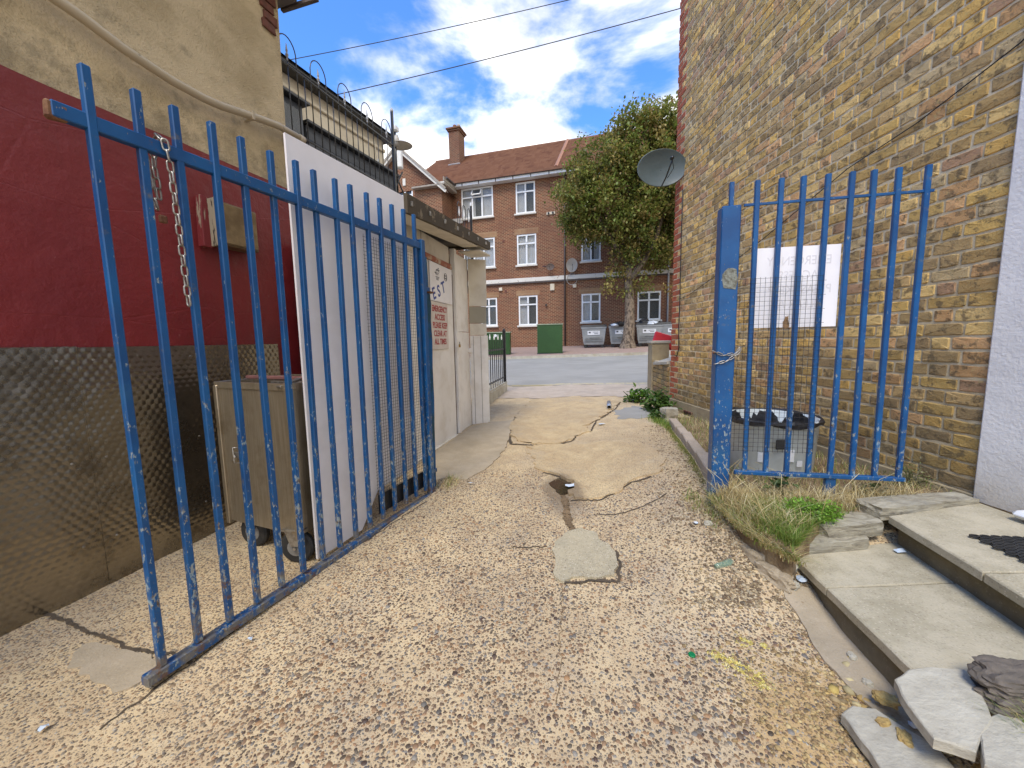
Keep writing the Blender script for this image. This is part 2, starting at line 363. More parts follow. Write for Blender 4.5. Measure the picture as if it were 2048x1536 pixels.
def slate_stone(name='york stone', stops=None, bs=.7, ds=1.2):
    t = NT(name); v = t.scale(t.pos, (1, 1, 3.))
    n = t.noise(13, 8, .68, dist=ds, vec=t.scale(t.pos, (.7, 1.6, 4)))
    col = t.cramp(n, stops or [(.3, (.13, .11, .08)), (.45, (.30, .265, .19)), (.6, (.42, .38, .28)), (.75, (.52, .48, .38))])
    col = t.mix(t.ramp(t.noise(38, 6, .75), .60, .72, 0, .55), col, (.12, .10, .06))
    col = t.mix(t.ramp(t.noise(4, 4), .5, .65, 0, .4), col, (.26, .25, .21))
    return t.done(col, .88, 0, t.bump(n, bs, .012, t.bump(t.noise(90, 4), .6, .004)))
def asphalt():
    t = NT('worn grey asphalt')
    col = t.mix(t.ramp(t.noise(.9, 6), .3, .7), (.31, .295, .26), (.25, .24, .21))
    col = t.mix(t.ramp(t.noise(4, 6, vec=t.scale(t.pos, (.25, 1, 1))), .5, .7, 0, .5), col, (.36, .34, .30))
    col = t.mix(t.ramp(t.noise(60, 3, .8), .5, .75, 0, .5), col, (.38, .36, .32))
    return t.done(col, .85, 0, t.bump(t.noise(70, 4), .5, .006))
def far_brick(name='red house brick', a=(.18, .046, .018), b=(.070, .020, .010), mo=(.34, .21, .115), bw=.235, rh=.082):
    t = NT(name); o = t.sep(t.obj()); v = t.xyz(t.m('ADD', o[0], o[1]), o[2])
    br = t.n('ShaderNodeTexBrick'); t.l(v, br.inputs['Vector']); br.offset = .5
    br.inputs['Scale'].default_value = 1; br.inputs['Brick Width'].default_value = bw; br.inputs['Row Height'].default_value = rh; br.inputs['Mortar Size'].default_value = .016; br.inputs['Mortar Smooth'].default_value = .2
    br.inputs['Color1'].default_value = (*a, 1); br.inputs['Color2'].default_value = (*b, 1); br.inputs['Mortar'].default_value = (*mo, 1); br.inputs['Bias'].default_value = .1
    col = t.mix(t.ramp(t.noise(.7, 5), .4, .7, 0, .45), br.outputs[0], (.13, .045, .025))
    col = t.mix(t.ramp(t.noise(5, 5, .7), .5, .75, 0, .3), col, (.28, .10, .045))
    return t.done(col, .9, 0, t.bump(br.outputs['Fac'], -.5, .01))
def roof_tile():
    t = NT('clay roof tiles'); o = t.sep(t.obj()); 
    c = t.vor(1, 'Color', vec=t.xyz(t.m('MULTIPLY', o[0], 3.6), t.m('FLOOR', t.m('MULTIPLY', o[2], 4.2)), 0.), rnd=.9)
    col = t.cramp(t.sep(c)[0], [(0, (.18, .080, .045)), (.4, (.205, .095, .053)), (.75, (.23, .112, .064)), (.95, (.155, .066, .038))])
    col = t.mix(t.ramp(t.noise(1.3, 5), .4, .7, 0, .4), col, (.22, .105, .06))
    return t.done(col, .9, 0, t.bump(t.noise(14, 4), .4, .02))
def attr_mat(name, rough=.8, trans=0., bump=.2, bs=60):
    t = NT(name); c = t.attr(); col = t.mix(t.ramp(t.noise(40, 3), .35, .7, 0, .35), c, t.mix(1., c, (.55, .5, .45), 'MULTIPLY'))
    m_ = t.done(col, rough, 0, t.bump(t.noise(bs, 3), bump, .003))
    if trans:
        tr = t.n('ShaderNodeBsdfTranslucent'); t.l(c, tr.inputs[0]); mx = t.n('ShaderNodeMixShader'); mx.inputs[0].default_value = trans
        t.l(t.p.outputs[0], mx.inputs[1]); t.l(tr.outputs[0], mx.inputs[2]); t.l(mx.outputs[0], t.out.inputs[0])
    return m_
def weathered(name, base, under, th=.60, rough=.65, sc_=9, bump=.3, streak=(1, 1, .25), dirt=None, rel=False):
    t = NT(name); n = t.noise(sc_, 7, .68, vec=t.scale(t.pos, streak))
    col = t.mix(t.ramp(t.noise(2.5, 4), .35, .65, 0, .5), base, tuple(x*.82 for x in base))
    if dirt: col = t.mix(t.ramp(t.noise(5, 6, .65), .46, .72, 0, .7), col, dirt)
    f = t.ramp(n, th, th+.06); col = t.mix(f, col, under)
    if rel:
        g = t.ramp(t.m('ADD', t.sep()[2], t.m('MULTIPLY', t.noise(4, 5), .5)), .5, .95, .55, 0); col = t.mix(g, col, (.38, .31, .2)); return t.done(col, rough, 0, t.bump(t.noise(9, 7, .7, vec=t.scale(t.pos, (1, 1, 1.8))), .3, .015, t.bump(t.noise(60, 4), .5, .005)))
    return t.done(col, rough, 0, t.bump(t.m('MULTIPLY', f, -1.), bump, .004, t.bump(t.noise(50, 4), .18, .004)))
def brushed_steel():
    t = NT('dull stainless steel'); n = t.noise(28, 6, .7, vec=t.scale(t.pos, (3.5, 3.5, .16)))
    d = t.noise(5, 6, .68)
    col = t.mix(t.ramp(n, .3, .7), (.34, .29, .21), (.46, .40, .31)); col = t.mix(t.ramp(d, .45, .75, 0, .7), col, (.24, .19, .12))
    return t.done(col, t.m('ADD', t.m('MULTIPLY', d, .3), .26), .85, t.bump(n, .18, .003, t.bump(t.noise(2.6, 2), .3, .03)))
M = {}
M['blue'] = blue_paint(); M['brick'] = stock_brick(False); M['brick_far'] = stock_brick(True); M['mortar'] = mortar()
M['roughcast'] = roughcast(); M['red_paint'] = red_wall(); M['tin'] = stamped_tin(); M['alley'] = alley_mat()
M['patch'] = alley_mat('pale patch concrete', -.03, .5, 1.)
M['patch2'] = alley_mat('greyish patch concrete', -.06, .5, 1.); M['unused'] = concrete('greyish patch concrete', (.47, .40, .26), (.38, .33, .22), .8, (.30, .27, .19))
M['apron'] = concrete('trowelled cement apron', (.44, .36, .25), (.37, .30, .20), .18)
M['step'] = concrete('paving slab concrete', (.50, .44, .31), (.36, .315, .21), .4, (.24, .20, .13))
M['footway'] = concrete('pinkish footway asphalt', (.47, .385, .30), (.40, .325, .25), .45, (.30, .25, .2))
M['farpave'] = concrete('far footway slabs', (.34, .235, .19), (.27, .19, .15), .2, (.24, .18, .15))
M['kerb'] = concrete('kerb concrete', (.46, .42, .33), (.36, .33, .26), .25)
M['plinth'] = concrete('cement render plinth', (.36, .29, .17), (.26, .20, .115), .15, (.16, .12, .06))
M['grave'] = attr_mat('loose stones', .9, 0, .4)
M['pebble'] = attr_mat('rounded pebbles', .62, 0, .12)
M['asphalt'] = asphalt(); M['stone'] = slate_stone()
M['stone_dark'] = simple('dark weathered stone', (.17, .14, .11), (.10, .085, .065), 9, .9, .8, 40, bd=.01, c3=(.26, .22, .17))
M['stone_pale'] = slate_stone('pale split stone', [(.3, (.34, .31, .24)), (.45, (.42, .385, .30)), (.6, (.48, .445, .35)), (.75, (.58, .54, .44))], .6, .2)
M['sand'] = simple('yellow sandstone', (.50, .36, .13), (.34, .22, .08), 22, .9, .7, 60, bd=.008)
M['soil'] = simple('dry soil', (.25, .165, .085), (.15, .10, .05), 12, .95, .9, 70, bd=.012, c3=(.34, .25, .14))
M['house_brick'] = far_brick(); M['lintel'] = far_brick('soldier course brick', (.32, .17, .07), (.25, .12, .05), (.34, .24, .14), .075, .23)
M['tiles'] = roof_tile(); M['stack_brick'] = far_brick('sooty chimney brick', (.15, .05, .024), (.06, .024, .014), (.24, .15, .09))
M['upvc'] = simple('white window plastic', (.80, .80, .78), (.72, .72, .70), 3, .35, .03)
M['white_board'] = weathered('white plastic sheet', (.86, .83, .83), (.50, .45, .40), .735, .42, 12, .05, (1, 1, .35), dirt=(.77, .74, .735))
M['cream_band'] = weathered('flaking white band', (.66, .62, .54), (.34, .25, .18), .60, .8, 6, .3, (1, 1, 1))
M['shed_white'] = weathered('shed white paint', (.86, .82, .75), (.26, .18, .11), .71, .6, 11, .3, dirt=(.70, .64, .54))
M['shed_cream'] = weathered('aged cream paint', (.72, .66, .54), (.22, .16, .10), .70, .7, 9, .3, dirt=(.54, .47, .35))
M['white_wall'] = weathered('white painted brick', (.84, .81, .76), (.44, .38, .28), .70, .6, 22, .9, (1, 1, 1), rel=True)
M['old_wood'] = weathered('weathered dark timber', (.085, .065, .04), (.24, .19, .12), .56, .9, 7, .5, (.3, 1, 1))
M['pipe'] = weathered('grimy plastic pipe', (.46, .38, .26), (.12, .09, .05), .62, .55, 20, .1, (1, 1, 1))
M['cream_house'] = simple('cream house render', (.66, .58, .44), (.58, .50, .37), 1.5, .8, .2)
M['black'] = simple('black gloss metal', (.012, .012, .013), (.02, .02, .02), 8, .35, .08)
M['slate'] = simple('dark slate cladding', (.035, .04, .05), (.055, .06, .07), 2, .6, .2)
M['green_cab'] = simple('green cabinet paint', (.018, .06, .012), (.024, .075, .016), 1.2, .4, .05)
M['bin_grey'] = simple('grey bin plastic', (.30, .31, .30), (.22, .23, .225), 2.5, .5, .1)
M['bin_dark'] = simple('dark bin lid', (.02, .022, .024), (.035, .035, .036), 3, .4, .1)
M['sticker'] = simple('white sticker', (.72, .73, .73), (.66, .67, .67), 3, .4, .02)
M['ink'] = simple('dark print', (.05, .05, .055), (.09, .09, .09), 30, .6, .02)
M['red_ink'] = simple('red print', (.42, .02, .015), (.35, .03, .02), 30, .5, .02)
M['blue_ink'] = simple('blue print', (.012, .04, .30), (.02, .05, .25), 30, .5, .02)
M['faint_ink'] = simple('show-through print', (.70, .67, .67), (.73, .70, .70), 30, .5, .0)
M['sign'] = simple('pale sign plate', (.68, .60, .52), (.60, .52, .44), 3, .45, .03)
M['bag'] = simple('black bin bag', (.012, .012, .014), (.03, .03, .032), 20, .45, .4, 25, bd=.02)
M['white_bag'] = simple('white carrier bag', (.7, .72, .75), (.5, .6, .7), 14, .4, .6, 25, bd=.02)
M['steel'] = brushed_steel()
M['zinc'] = simple('galvanised steel', (.42, .40, .36), (.26, .23, .19), 40, .38, .15, metal=.8)
M['rust'] = simple('rusty iron', (.13, .05, .025), (.22, .11, .05), 25, .85, .5, 80)
M['rubber'] = simple('black rubber', (.014, .014, .014), (.03, .028, .025), 20, .7, .2)
M['hub'] = simple('grey wheel hub', (.20, .195, .18), (.12, .11, .10), 20, .5, .1)
M['brass'] = simple('brass padlock', (.45, .30, .09), (.36, .24, .08), 20, .35, .1, metal=.8)
M['dish'] = simple('dark grey dish', (.075, .10, .10), (.10, .125, .125), 3, .38, .05)
M['dish_light'] = simple('pale dish', (.46, .42, .36), (.38, .35, .30), 3, .5, .05)
M['red_brick'] = simple('orange-red quoin brick', (.40, .10, .035), (.31, .075, .03), 25, .88, .6, 60, c3=(.24, .10, .06))
M['wood_pale'] = simple('pale barge board', (.36, .31, .25), (.27, .23, .18), 6, .7, .1)
M['tub'] = simple('pale grey tub', (.68, .72, .69), (.55, .59, .56), 5, .4, .1)
M['kerb_pink'] = concrete('pinkish kerb blocks', (.46, .37, .28), (.38, .31, .23), .3)
M['riser'] = concrete('dirty brick riser', (.20, .165, .10), (.12, .10, .06), .1, (.08, .065, .04))
M['cable'] = simple('black cable', (.012, .012, .012), None, 8, .6, .05)
M['lead'] = simple('lead flashing', (.42, .42, .42), (.36, .36, .36), 5, .6, .1)
M['blue_sheet'] = simple('deep blue sheet', (.006, .018, .16), (.005, .012, .11), 2, .4, .05)
M['bark'] = NT('plane tree bark')
def bark():
    t = M['bark']; n = t.noise(4.6, 5, .6, vec=t.scale(t.pos, (1.4, 1.4, .7)))
    col = t.cramp(n, [(.38, (.06, .042, .028)), (.47, (.13, .093, .06)), (.53, (.25, .19, .13)), (.60, (.10, .07, .045))])
    return t.done(col, .9, 0, t.bump(n, .8, .05))
M['bark'] = bark()
M['leaf'] = attr_mat('tree leaf', .55, .40, .0)
M['grass'] = attr_mat('grass blade', .6, .25, .0)
M['curtain'] = simple('net curtain', (.84, .84, .82), (.74, .74, .73), 4, .9, .1)
M['room'] = simple('dim room', (.10, .10, .095), (.14, .135, .125), 1, .9, .0)
def pane_mat():
    t = NT('window glass'); t.done((.10, .11, .11), .05, 0, t.bump(t.noise(1.3, 2), .08, .05), .9, .24); return t.mat
M['glass'] = pane_mat()
def water_mat():
    t = NT('puddle water'); t.done((.05, .035, .02), .03, 0, t.bump(t.noise(18, 2), .05, .01), .8); return t.mat
M['water'] = water_mat()
def green_glass():
    t = NT('green bottle glass'); t.done((.25, .42, .30), .08, 0, None, .8, .45); return t.mat
M['green_glass'] = green_glass()
M['cap_green'] = simple('green plastic cap', (.0, .22, .06), (.0, .16, .05), 60, .4, .2)
M['red_plastic'] = simple('red plastic', (.55, .02, .03), (.45, .02, .03), 6, .4, .05)
M['wire'] = simple('thin dark wire', (.008, .01, .014), (.025, .022, .02), 30, .5, .1)
M['mastic'] = simple('old yellow crumbs', (.56, .46, .13), (.48, .38, .10), 90, .9, .6, 120)

# ------------------------------------------------------------------ terrain
def ss(a, b, x):
    t = np.clip((x-a)/(b-a), 0, 1); return t*t*(3-2*t)
PY = [-3, 1, 2.8, 5.3, 7, 8.3, 18.2, 24.6, 60]; PZ = [-.02, 0, .07, .14, .17, .18, .36, .80, .85]
def gz(x, y):
    t = y + .12*x
    z = np.interp(t, PY, PZ) + .02*x*ss(8, 18, t)*(1-ss(24, 34, t)*.6)
    return z + .17*ss(.55, 1.2, x)*ss(1.35, 2.0, y)*(1-.8*ss(2.6, 4.6, y))
def gzf(x, y): return float(gz(np.float64(x), np.float64(y)))
def hole(x, y):     # pothole and worn gully in the alley
    d = np.hypot((x-.37)/.13, (y-2.87)/.19); e = np.hypot((x-.36)/.10, (y-2.42)/.30); g = np.hypot((x+.04)/.07, (y-4.15)/.35)
    return -.028*np.exp(-d**2*1.1) - .014*np.exp(-e**2*1.4) - .012*np.exp(-g**2)
def grid_mesh(name, xs, ys, zf, mat, keep=None, **kw):
    X, Y = np.meshgrid(xs, ys); Z = zf(X, Y); nx, ny = len(xs), len(ys)
    V = np.stack([X, Y, Z], -1).reshape(-1, 3)
    i = np.arange(ny-1)[:, None]*nx + np.arange(nx-1)[None]; f = np.stack([i, i+1, i+1+nx, i+nx], -1).reshape(-1, 4)
    if keep is not None:
        cx = V[f, 0].mean(1); cy = V[f, 1].mean(1); f = f[keep(cx, cy)]
    me = bpy.data.meshes.new(name); me.from_pydata(V.tolist(), [], f.tolist()); me.materials.append(mat)
    me.polygons.foreach_set('use_smooth', [True]*len(me.polygons)); return link(name, me, **kw)
def rough_z(X, Y):
    return .004*np.sin(X*9+Y*4)*np.sin(Y*7-X*3) + .003*np.sin(X*23+2)*np.sin(Y*19+1)
alley = grid_mesh('alley_paving', np.arange(-4.2, 4.21, .03), np.arange(-2.6, 7.3, .03), lambda X, Y: gz(X, Y) + rough_z(X, Y) + hole(X, Y), M['alley'],
                  keep=lambda x, y: (y+.12*x < 6.9), kind='structure')
grid_mesh('footway', np.arange(-9, 9.1, .3), np.arange(5.5, 9.6, .1), lambda X, Y: gz(X, Y)+.004, M['footway'], keep=lambda x, y: ((y+.12*x >= 6.78) & (y+.12*x < 8.45)), kind='structure')
gz2 = lambda X, Y: np.interp(Y+.12*X, PY, PZ)+.02*X*ss(8, 18, Y+.12*X)*(1-ss(24, 34, Y+.12*X)*.6)
grid_mesh('road', np.concatenate([np.arange(-60, -12, 3), np.arange(-12, 16, .5), np.arange(16, 60, 3)]), np.arange(0, 27, .1), lambda X, Y: np.where(Y+.12*X < 18.35, gz2(X, Y), gz2(X, Y))-.002, M['asphalt'],
          keep=lambda x, y: ((y+.12*x >= 8.35) & (y+.12*x < 18.3)), kind='structure')
def pave_z(X, Y):
    t = Y+.12*X; return gz2(X, Y)+.11*(1-ss(19, 23, t))
grid_mesh('far_pavement', np.concatenate([np.arange(-60, -12, 3), np.arange(-12, 16, .5), np.arange(16, 60, 3)]), np.arange(9, 34, .2), pave_z, M['farpave'],
          keep=lambda x, y: ((y+.12*x >= 18.2) & (y+.12*x < 26)), kind='structure')
grid_mesh('ground', np.array([-1500, -200, -60, -20, 0, 20, 60, 200, 1500]), np.array([-1500, -200, -60, -10, 0, 10, 40, 200, 1500]), lambda X, Y: np.where(Y > 20, .2, -.25)+X*0, M['soil'], kind='structure')
# back yard ground beyond the alley sides
grid_mesh('yard', np.arange(-12, 12.1, .6), np.arange(-9, 8.6, .3), lambda X, Y: gz(np.clip(X, -2, .5), Y)-.06, M['apron'], keep=lambda x, y: ((y+.12*x < 8.3)), kind='structure')
k = MB()
for i in range(-14, 26):
    x0 = i*.92; x1 = x0+.91; z = lambda x, t: float(pave_z(np.float64(x), np.float64(t-.12*x)))
    k = MB(); t0, t1 = 18.08, 18.24
    vs = []
    for zz in (-.14, .004):
        for (x, t) in ((x0, t0), (x1, t0), (x1, t1), (x0, t1)): vs.append((x, t-.12*x, z(x, 18.24)+zz))
    k.add(vs, [(0, 1, 5, 4), (1, 2, 6, 5), (2, 3, 7, 6), (3, 0, 4, 7), (4, 5, 6, 7)])
    if i == -14: kerb_root = tag(k.build('far_kerb', M['kerb']), 'run of concrete kerbstones across the road', 'kerb', kind='structure')
    else: k.build('kerbstone', M['kerb'], kerb_root)
# worn double yellow lines along the near edge of the road
M['yellow'] = weathered('worn yellow road paint', (.66, .52, .22), (.33, .28, .22), .52, .8, 9, .1, (1, 1, 1))
for off, lab in ((8.46, 'near'), (8.62, 'far')):
    k = MB(); xs = np.arange(-6, 8, .25)
    for a in xs: k.add([(x, t-.12*x, gzf(x, 8.5)+.006-.0*x) for x, t in ((a, off), (a+.25, off), (a+.25, off+.06), (a, off+.06))], [(0, 1, 2, 3)])
    k.build('yellow_line', M['yellow'], kind='structure')

# ---- polygon patches in the alley
def smooth_poly(P, seed=0, jit=.010, sub=4, hard=True):
    random.seed(seed); out = []; n = len(P)
    for i in range(n):
        a, b = P[i], P[(i+1) % n]; L = math.hypot(b[0]-a[0], b[1]-a[1]); k = max(2, int(L/.035))
        for j in range(k):
            t = j/k; q = mnoise.noise(Vector((a[0]*9+t*L*9, a[1]*9, seed)))*jit*2
            x, y = a[0]+(b[0]-a[0])*t, a[1]+(b[1]-a[1])*t
            nx, ny = (b[1]-a[1])/L, -(b[0]-a[0])/L; w = q + random.uniform(-jit, jit)*.5
            out.append((x+nx*w, y+ny*w))
    if sum(out[i-1][0]*out[i][1]-out[i][0]*out[i-1][1] for i in range(len(out))) < 0: out.reverse()
    return out
def inpoly(P, x, y):
    x = np.asarray(x); y = np.asarray(y); r = np.zeros(x.shape, bool); n = len(P)
    for i in range(n):
        x1, y1 = P[i]; x2, y2 = P[i-1]
        c = ((y1 > y) != (y2 > y)) & (x < (x2-x1)*(y-y1)/((y2-y1) or 1e-9)+x1); r ^= c
    return r
def slab(name, P, mat, h=.013, seed=1, bevel=.006, jit=.010, **kw):
    Q = smooth_poly(P, seed, jit); bm = bmesh.new(); n = len(Q)
    vs = [bm.verts.new((x, y, 0)) for x, y in Q]
    f = bm.faces.new(vs); bmesh.ops.triangulate(bm, faces=[f])
    for _ in range(3):
        es = [e for e in bm.edges if not e.is_boundary and e.calc_length() > .14]
        if es: bmesh.ops.subdivide_edges(bm, edges=es, cuts=1); bmesh.ops.triangulate(bm, faces=bm.faces[:])
    bnd = [e for e in bm.edges if e.is_boundary]
    ret = bmesh.ops.extrude_edge_only(bm, edges=bnd)
    low = {v for v in ret['geom'] if isinstance(v, bmesh.types.BMVert)}
    for v in bm.verts:
        x, y = v.co.x, v.co.y; z = gzf(x, y)+float(rough_z(x, y))
        if v in low:
            v.co.z = z-.02; 
        else: v.co.z = z+h+.002*mnoise.noise(Vector((x*6, y*6, seed)))
    bmesh.ops.recalc_face_normals(bm, faces=bm.faces)
    me = bpy.data.meshes.new(name); bm.to_mesh(me); bm.free(); me.materials.append(mat)
    return link(name, me, kw.get('parent', alley), label=kw.get('label'))
slabA = [(0.306, 6.481), (0.834, 6.545), (1.331, 6.413), (1.704, 6.071), (1.444, 5.474), (1.193, 5.021), (1.034, 4.747), (0.864, 4.58), (0.886, 4.274), (0.69, 4.185), (0.608, 4.009), (0.435, 3.899), (0.229, 3.93), (0.075, 4.053), (0.001, 4.217), (-0.034, 4.575), (0.032, 5.1), (0.153, 5.783)]
slabB = [(0.183, 3.847), (0.168, 3.547), (0.203, 3.297), (0.233, 3.115), (0.372, 3.051), (0.454, 2.919), (0.441, 2.764), (0.408, 2.647), (0.462, 2.587), (0.584, 2.586), (0.717, 2.626), (0.854, 2.707), (1.017, 2.677), (1.152, 2.838), (1.229, 3.159), (1.184, 3.433), (0.875, 3.779), (0.484, 3.877)]
slabC = [(0.23, 2.039), (0.295, 2.147), (0.387, 2.166), (0.471, 2.145), (0.482, 2.029), (0.539, 1.932), (0.516, 1.818), (0.475, 1.723), (0.358, 1.734), (0.236, 1.72), (0.195, 1.74), (0.2, 1.893)]
apronP = [(-0.80, 3.60), (-0.50, 4.70), (-0.308, 4.92), (0.0, 5.0), (-0.05, 4.105), (-0.07, 3.828), (-0.186, 3.32), (-0.371, 2.985), (-0.50, 3.05), (-0.66, 2.95)]
tarP = [(1.445, 5.397), (1.83, 5.666), (1.914, 5.276), (1.73, 4.85), (1.37, 4.827)]
stripP = [(1.18, 1.60), (1.30, 1.56), (1.262, 1.20), (1.24, 1.0), (1.10, .93), (1.10, 1.25)]
greyP = [(-1.709, 1.404), (-1.4, 1.348), (-1.273, 1.271), (-1.38, 1.195), (-1.644, 1.291)]
apron2P = [(-.62, 2.62), (-.50, 2.55), (-.62, 2.2), (-.80, 1.75), (-.96, 1.42), (-1.10, 1.05), (-1.30, .8), (-1.5, .8), (-1.33, 1.08), (-1.12, 1.5), (-.93, 1.95), (-.75, 2.38)]
slab('concrete_patch', slabA, M['patch'], .012, 1, jit=.030, label='large cream concrete patch beyond the crack')
slab('concrete_patch', slabB, M['patch'], .012, 2, jit=.030, label='cream concrete patch beside the puddle')
slab('concrete_patch', slabC, M['unused'], .012, 3, jit=.014, label='small loose-edged concrete patch in the middle of the alley')
slab('concrete_patch', apronP, M['apron'], .008, 4, label='smooth cement apron in front of the shed')
slab('concrete_patch', tarP, M['asphalt'], .004, 5, jit=.04, label='grey tar patch')
slab('concrete_patch', stripP, M['apron'], .008, 6, label='narrow cement strip along the lower step')
slab('concrete_patch', greyP, M['apron'], .005, 7, jit=.02, label='thin grey cement smear by the steel sheet')
solid = [slabA, slabB, slabC, apronP, tarP, stripP, greyP]
k = MB(); c0 = [(.27, 3.04), (.36, 3.02), (.46, 2.93), (.45, 2.78), (.36, 2.70), (.29, 2.80)]
k.prism(smooth_poly(c0, 4, .02), .045, .062).build('puddle', M['water'], alley)
def crack(pts, w, name='crack', seed=0, mat='soil', up=.006):
    random.seed(seed); k = MB(); L = []
    for i in range(len(pts)-1):
        a, b = pts[i], pts[i+1]; n = max(2, int(math.hypot(b[0]-a[0], b[1]-a[1])/.02))
        for j in range(n): t = j/n; L.append((a[0]+(b[0]-a[0])*t+random.uniform(-1, 1)*.008, a[1]+(b[1]-a[1])*t+random.uniform(-1, 1)*.008))
    for i in range(len(L)-1):
        a, b = L[i], L[i+1]; d = math.hypot(b[0]-a[0], b[1]-a[1]) or 1; nx, ny = (b[1]-a[1])/d, -(b[0]-a[0])/d
        w0 = w*(.5+.9*abs(mnoise.noise(Vector((i*.3, seed, 0))))) ; w1 = w*(.5+.9*abs(mnoise.noise(Vector(((i+1)*.3, seed, 0)))))
        q = [(a[0]+nx*w0, a[1]+ny*w0), (b[0]+nx*w1, b[1]+ny*w1), (b[0]-nx*w1, b[1]-ny*w1), (a[0]-nx*w0, a[1]-ny*w0)]
        k.add([(x, y, gzf(x, y)+float(rough_z(x, y))+float(hole(x, y))+up) for x, y in q], [(0, 1, 2, 3)])
    return k.build(name, M[mat], alley)
M['crack'] = simple('dark crack grit', (.06, .045, .03), (.11, .08, .05), 30, .95, .8, 90)
crack([(-2.087, 1.58), (-1.947, 1.542), (-1.788, 1.476), (-1.598, 1.412), (-1.481, 1.373), (-1.321, 1.346), (-1.175, 1.295)], .011, seed=1, mat='crack')
crack([(-.034, 4.60), (-.05, 4.25), (-.02, 3.95), (.08, 3.92), (.22, 3.88)], .028, seed=2, mat='crack')
crack([(.25, 3.10), (.33, 3.06), (.45, 2.98)], .014, seed=3, mat='crack')
crack([(.36, 2.70), (.35, 2.5), (.33, 2.3), (.36, 2.17)], .035, seed=4, mat='soil', up=.007)
crack([(.54, 1.95), (.525, 1.82), (.48, 1.70), (.36, 1.71), (.22, 1.70)], .012, seed=5, mat='crack')
crack([(.23, 3.9), (.45, 3.87), (.62, 3.98), (.70, 4.15)], .012, seed=6, mat='crack')
crack([(.40, 2.6), (.58, 2.56), (.85, 2.67), (1.0, 2.65)], .010, seed=7, mat='crack')
crack([(-.04, 4.6), (.05, 5.3), (.2, 5.9), (.35, 6.5)], .007, seed=8, mat='crack')
crack([(.88, 4.27), (1.05, 4.75), (1.25, 5.05), (1.48, 5.45), (1.72, 6.05)], .014, seed=9, mat='crack')

crack([(.22, 1.68), (.19, 1.5), (.16, 1.3), (.12, 1.1)], .0022, seed=21, mat='soil', up=.003)
crack([(-.02, 2.0), (.2, 2.02)], .006, seed=22, mat='crack', up=.004)
crack([(.52, 2.35), (.8, 2.33), (1.0, 2.38)], .006, seed=23, mat='crack')
crack([(-.62, 2.6), (-.9, 2.05), (-1.1, 1.6), (-1.3, 1.05)], .005, seed=24, mat='crack', up=.003)
# ---- pebbles standing proud of the concrete
PAL = np.array([(.10, .075, .05), (.15, .105, .07), (.20, .13, .075), (.27, .165, .085), (.13, .12, .11), (.20, .19, .17), (.30, .22, .14), (.09, .06, .045), (.36, .29, .2), (.24, .15, .085), (.17, .14, .10)])
def dome(n=7, flat=False):
    v = [(math.cos(2*math.pi*i/n), math.sin(2*math.pi*i/n), -.25) for i in range(n)]
    v += [(.82*math.cos(2*math.pi*(i+.5)/n), .82*math.sin(2*math.pi*(i+.5)/n), .62) for i in range(n)] + [(0, 0, 1.)]
    f = []
    for i in range(n):
        j = (i+1) % n; f += [(i, j, n+i), (j, n+j, n+i), (n+i, n+j, 2*n)]
    return np.array(v), f
dv, df = dome(7)
def pebble_field():
    P = []
    for (y0, y1, sp) in ((.55, 1.9, .0125), (1.9, 3.2, .0150)):
        xs = np.arange(-2.6, 1.35, sp); ys = np.arange(y0, y1, sp); X, Y = np.meshgrid(xs, ys)
        X = X+rng.uniform(-.46, .46, X.shape)*sp; Y = Y+rng.uniform(-.46, .46, X.shape)*sp; P.append(np.stack([X.ravel(), Y.ravel()], 1))
    P = np.concatenate(P); x, y = P[:, 0], P[:, 1]
    ok = np.abs(x) < y*1.40+.12
    ok &= x > -2.15+.3*(y-1.4)
    for s_ in solid: ok &= ~inpoly(s_, x, y)
    ok &= np.hypot((x-.37)/.16, (y-2.87)/.22) > 1
    ok &= np.hypot((x-.35)/.08, (y-2.4)/.3) > 1
    ok &= ~((x > 1.22) | ((x > 1.05) & (y > 1.45)))
    # worn and dirty areas lose their pebbles
    w = np.array([mnoise.noise(Vector((a*1.6, b*1.6, 3)))+.45*mnoise.noise(Vector((a*6, b*6, 5))) for a, b in P])
    ok &= rng.uniform(0, 1, len(x)) < np.clip(.90-np.maximum(w-.05, 0)*1.6, .14, 1)
    ok &= ~((np.hypot((x-.95)/.25, (y-.95)/.35) < 1) & (rng.uniform(0, 1, len(x)) < .85))
    x, y = x[ok], y[ok]; n = len(x)
    left = ss(-.7, -1.25, x)
    s = rng.lognormal(math.log(.0052), .36, n)*(1-.22*left); s = np.clip(s, .0024, .0115)
    asp = rng.uniform(.58, .95, n)
    z = gz(x, y)+rough_z(x, y)+hole(x, y)
    col = PAL[rng.integers(0, len(PAL), n)]*rng.uniform(.75, 1.5, (n, 1))*np.array([1.05, 1., .92])
    col = col*(1-left[:, None]*.35)+np.array([(.40, .31, .19)])*left[:, None]*.35
    scatter('pebbles', dv, df, np.stack([x, y, z], 1), np.stack([s, s*asp, s*rng.uniform(.14, .34, n)], 1), rng.uniform(0, 6.28, n), col, M['pebble'], parent=alley, kind='stuff')
pebble_field()
def stone_mesh(n=7):
    bm = bmesh.new(); bmesh.ops.create_icosphere(bm, subdivisions=1, radius=1)
    v = np.array([q.co[:] for q in bm.verts]); f = [tuple(x.index for x in q.verts) for q in bm.faces]; bm.free()
    v *= (1+np.random.default_rng(n).uniform(-.25, .25, (len(v), 1))); return v, f
sv, sf = stone_mesh()
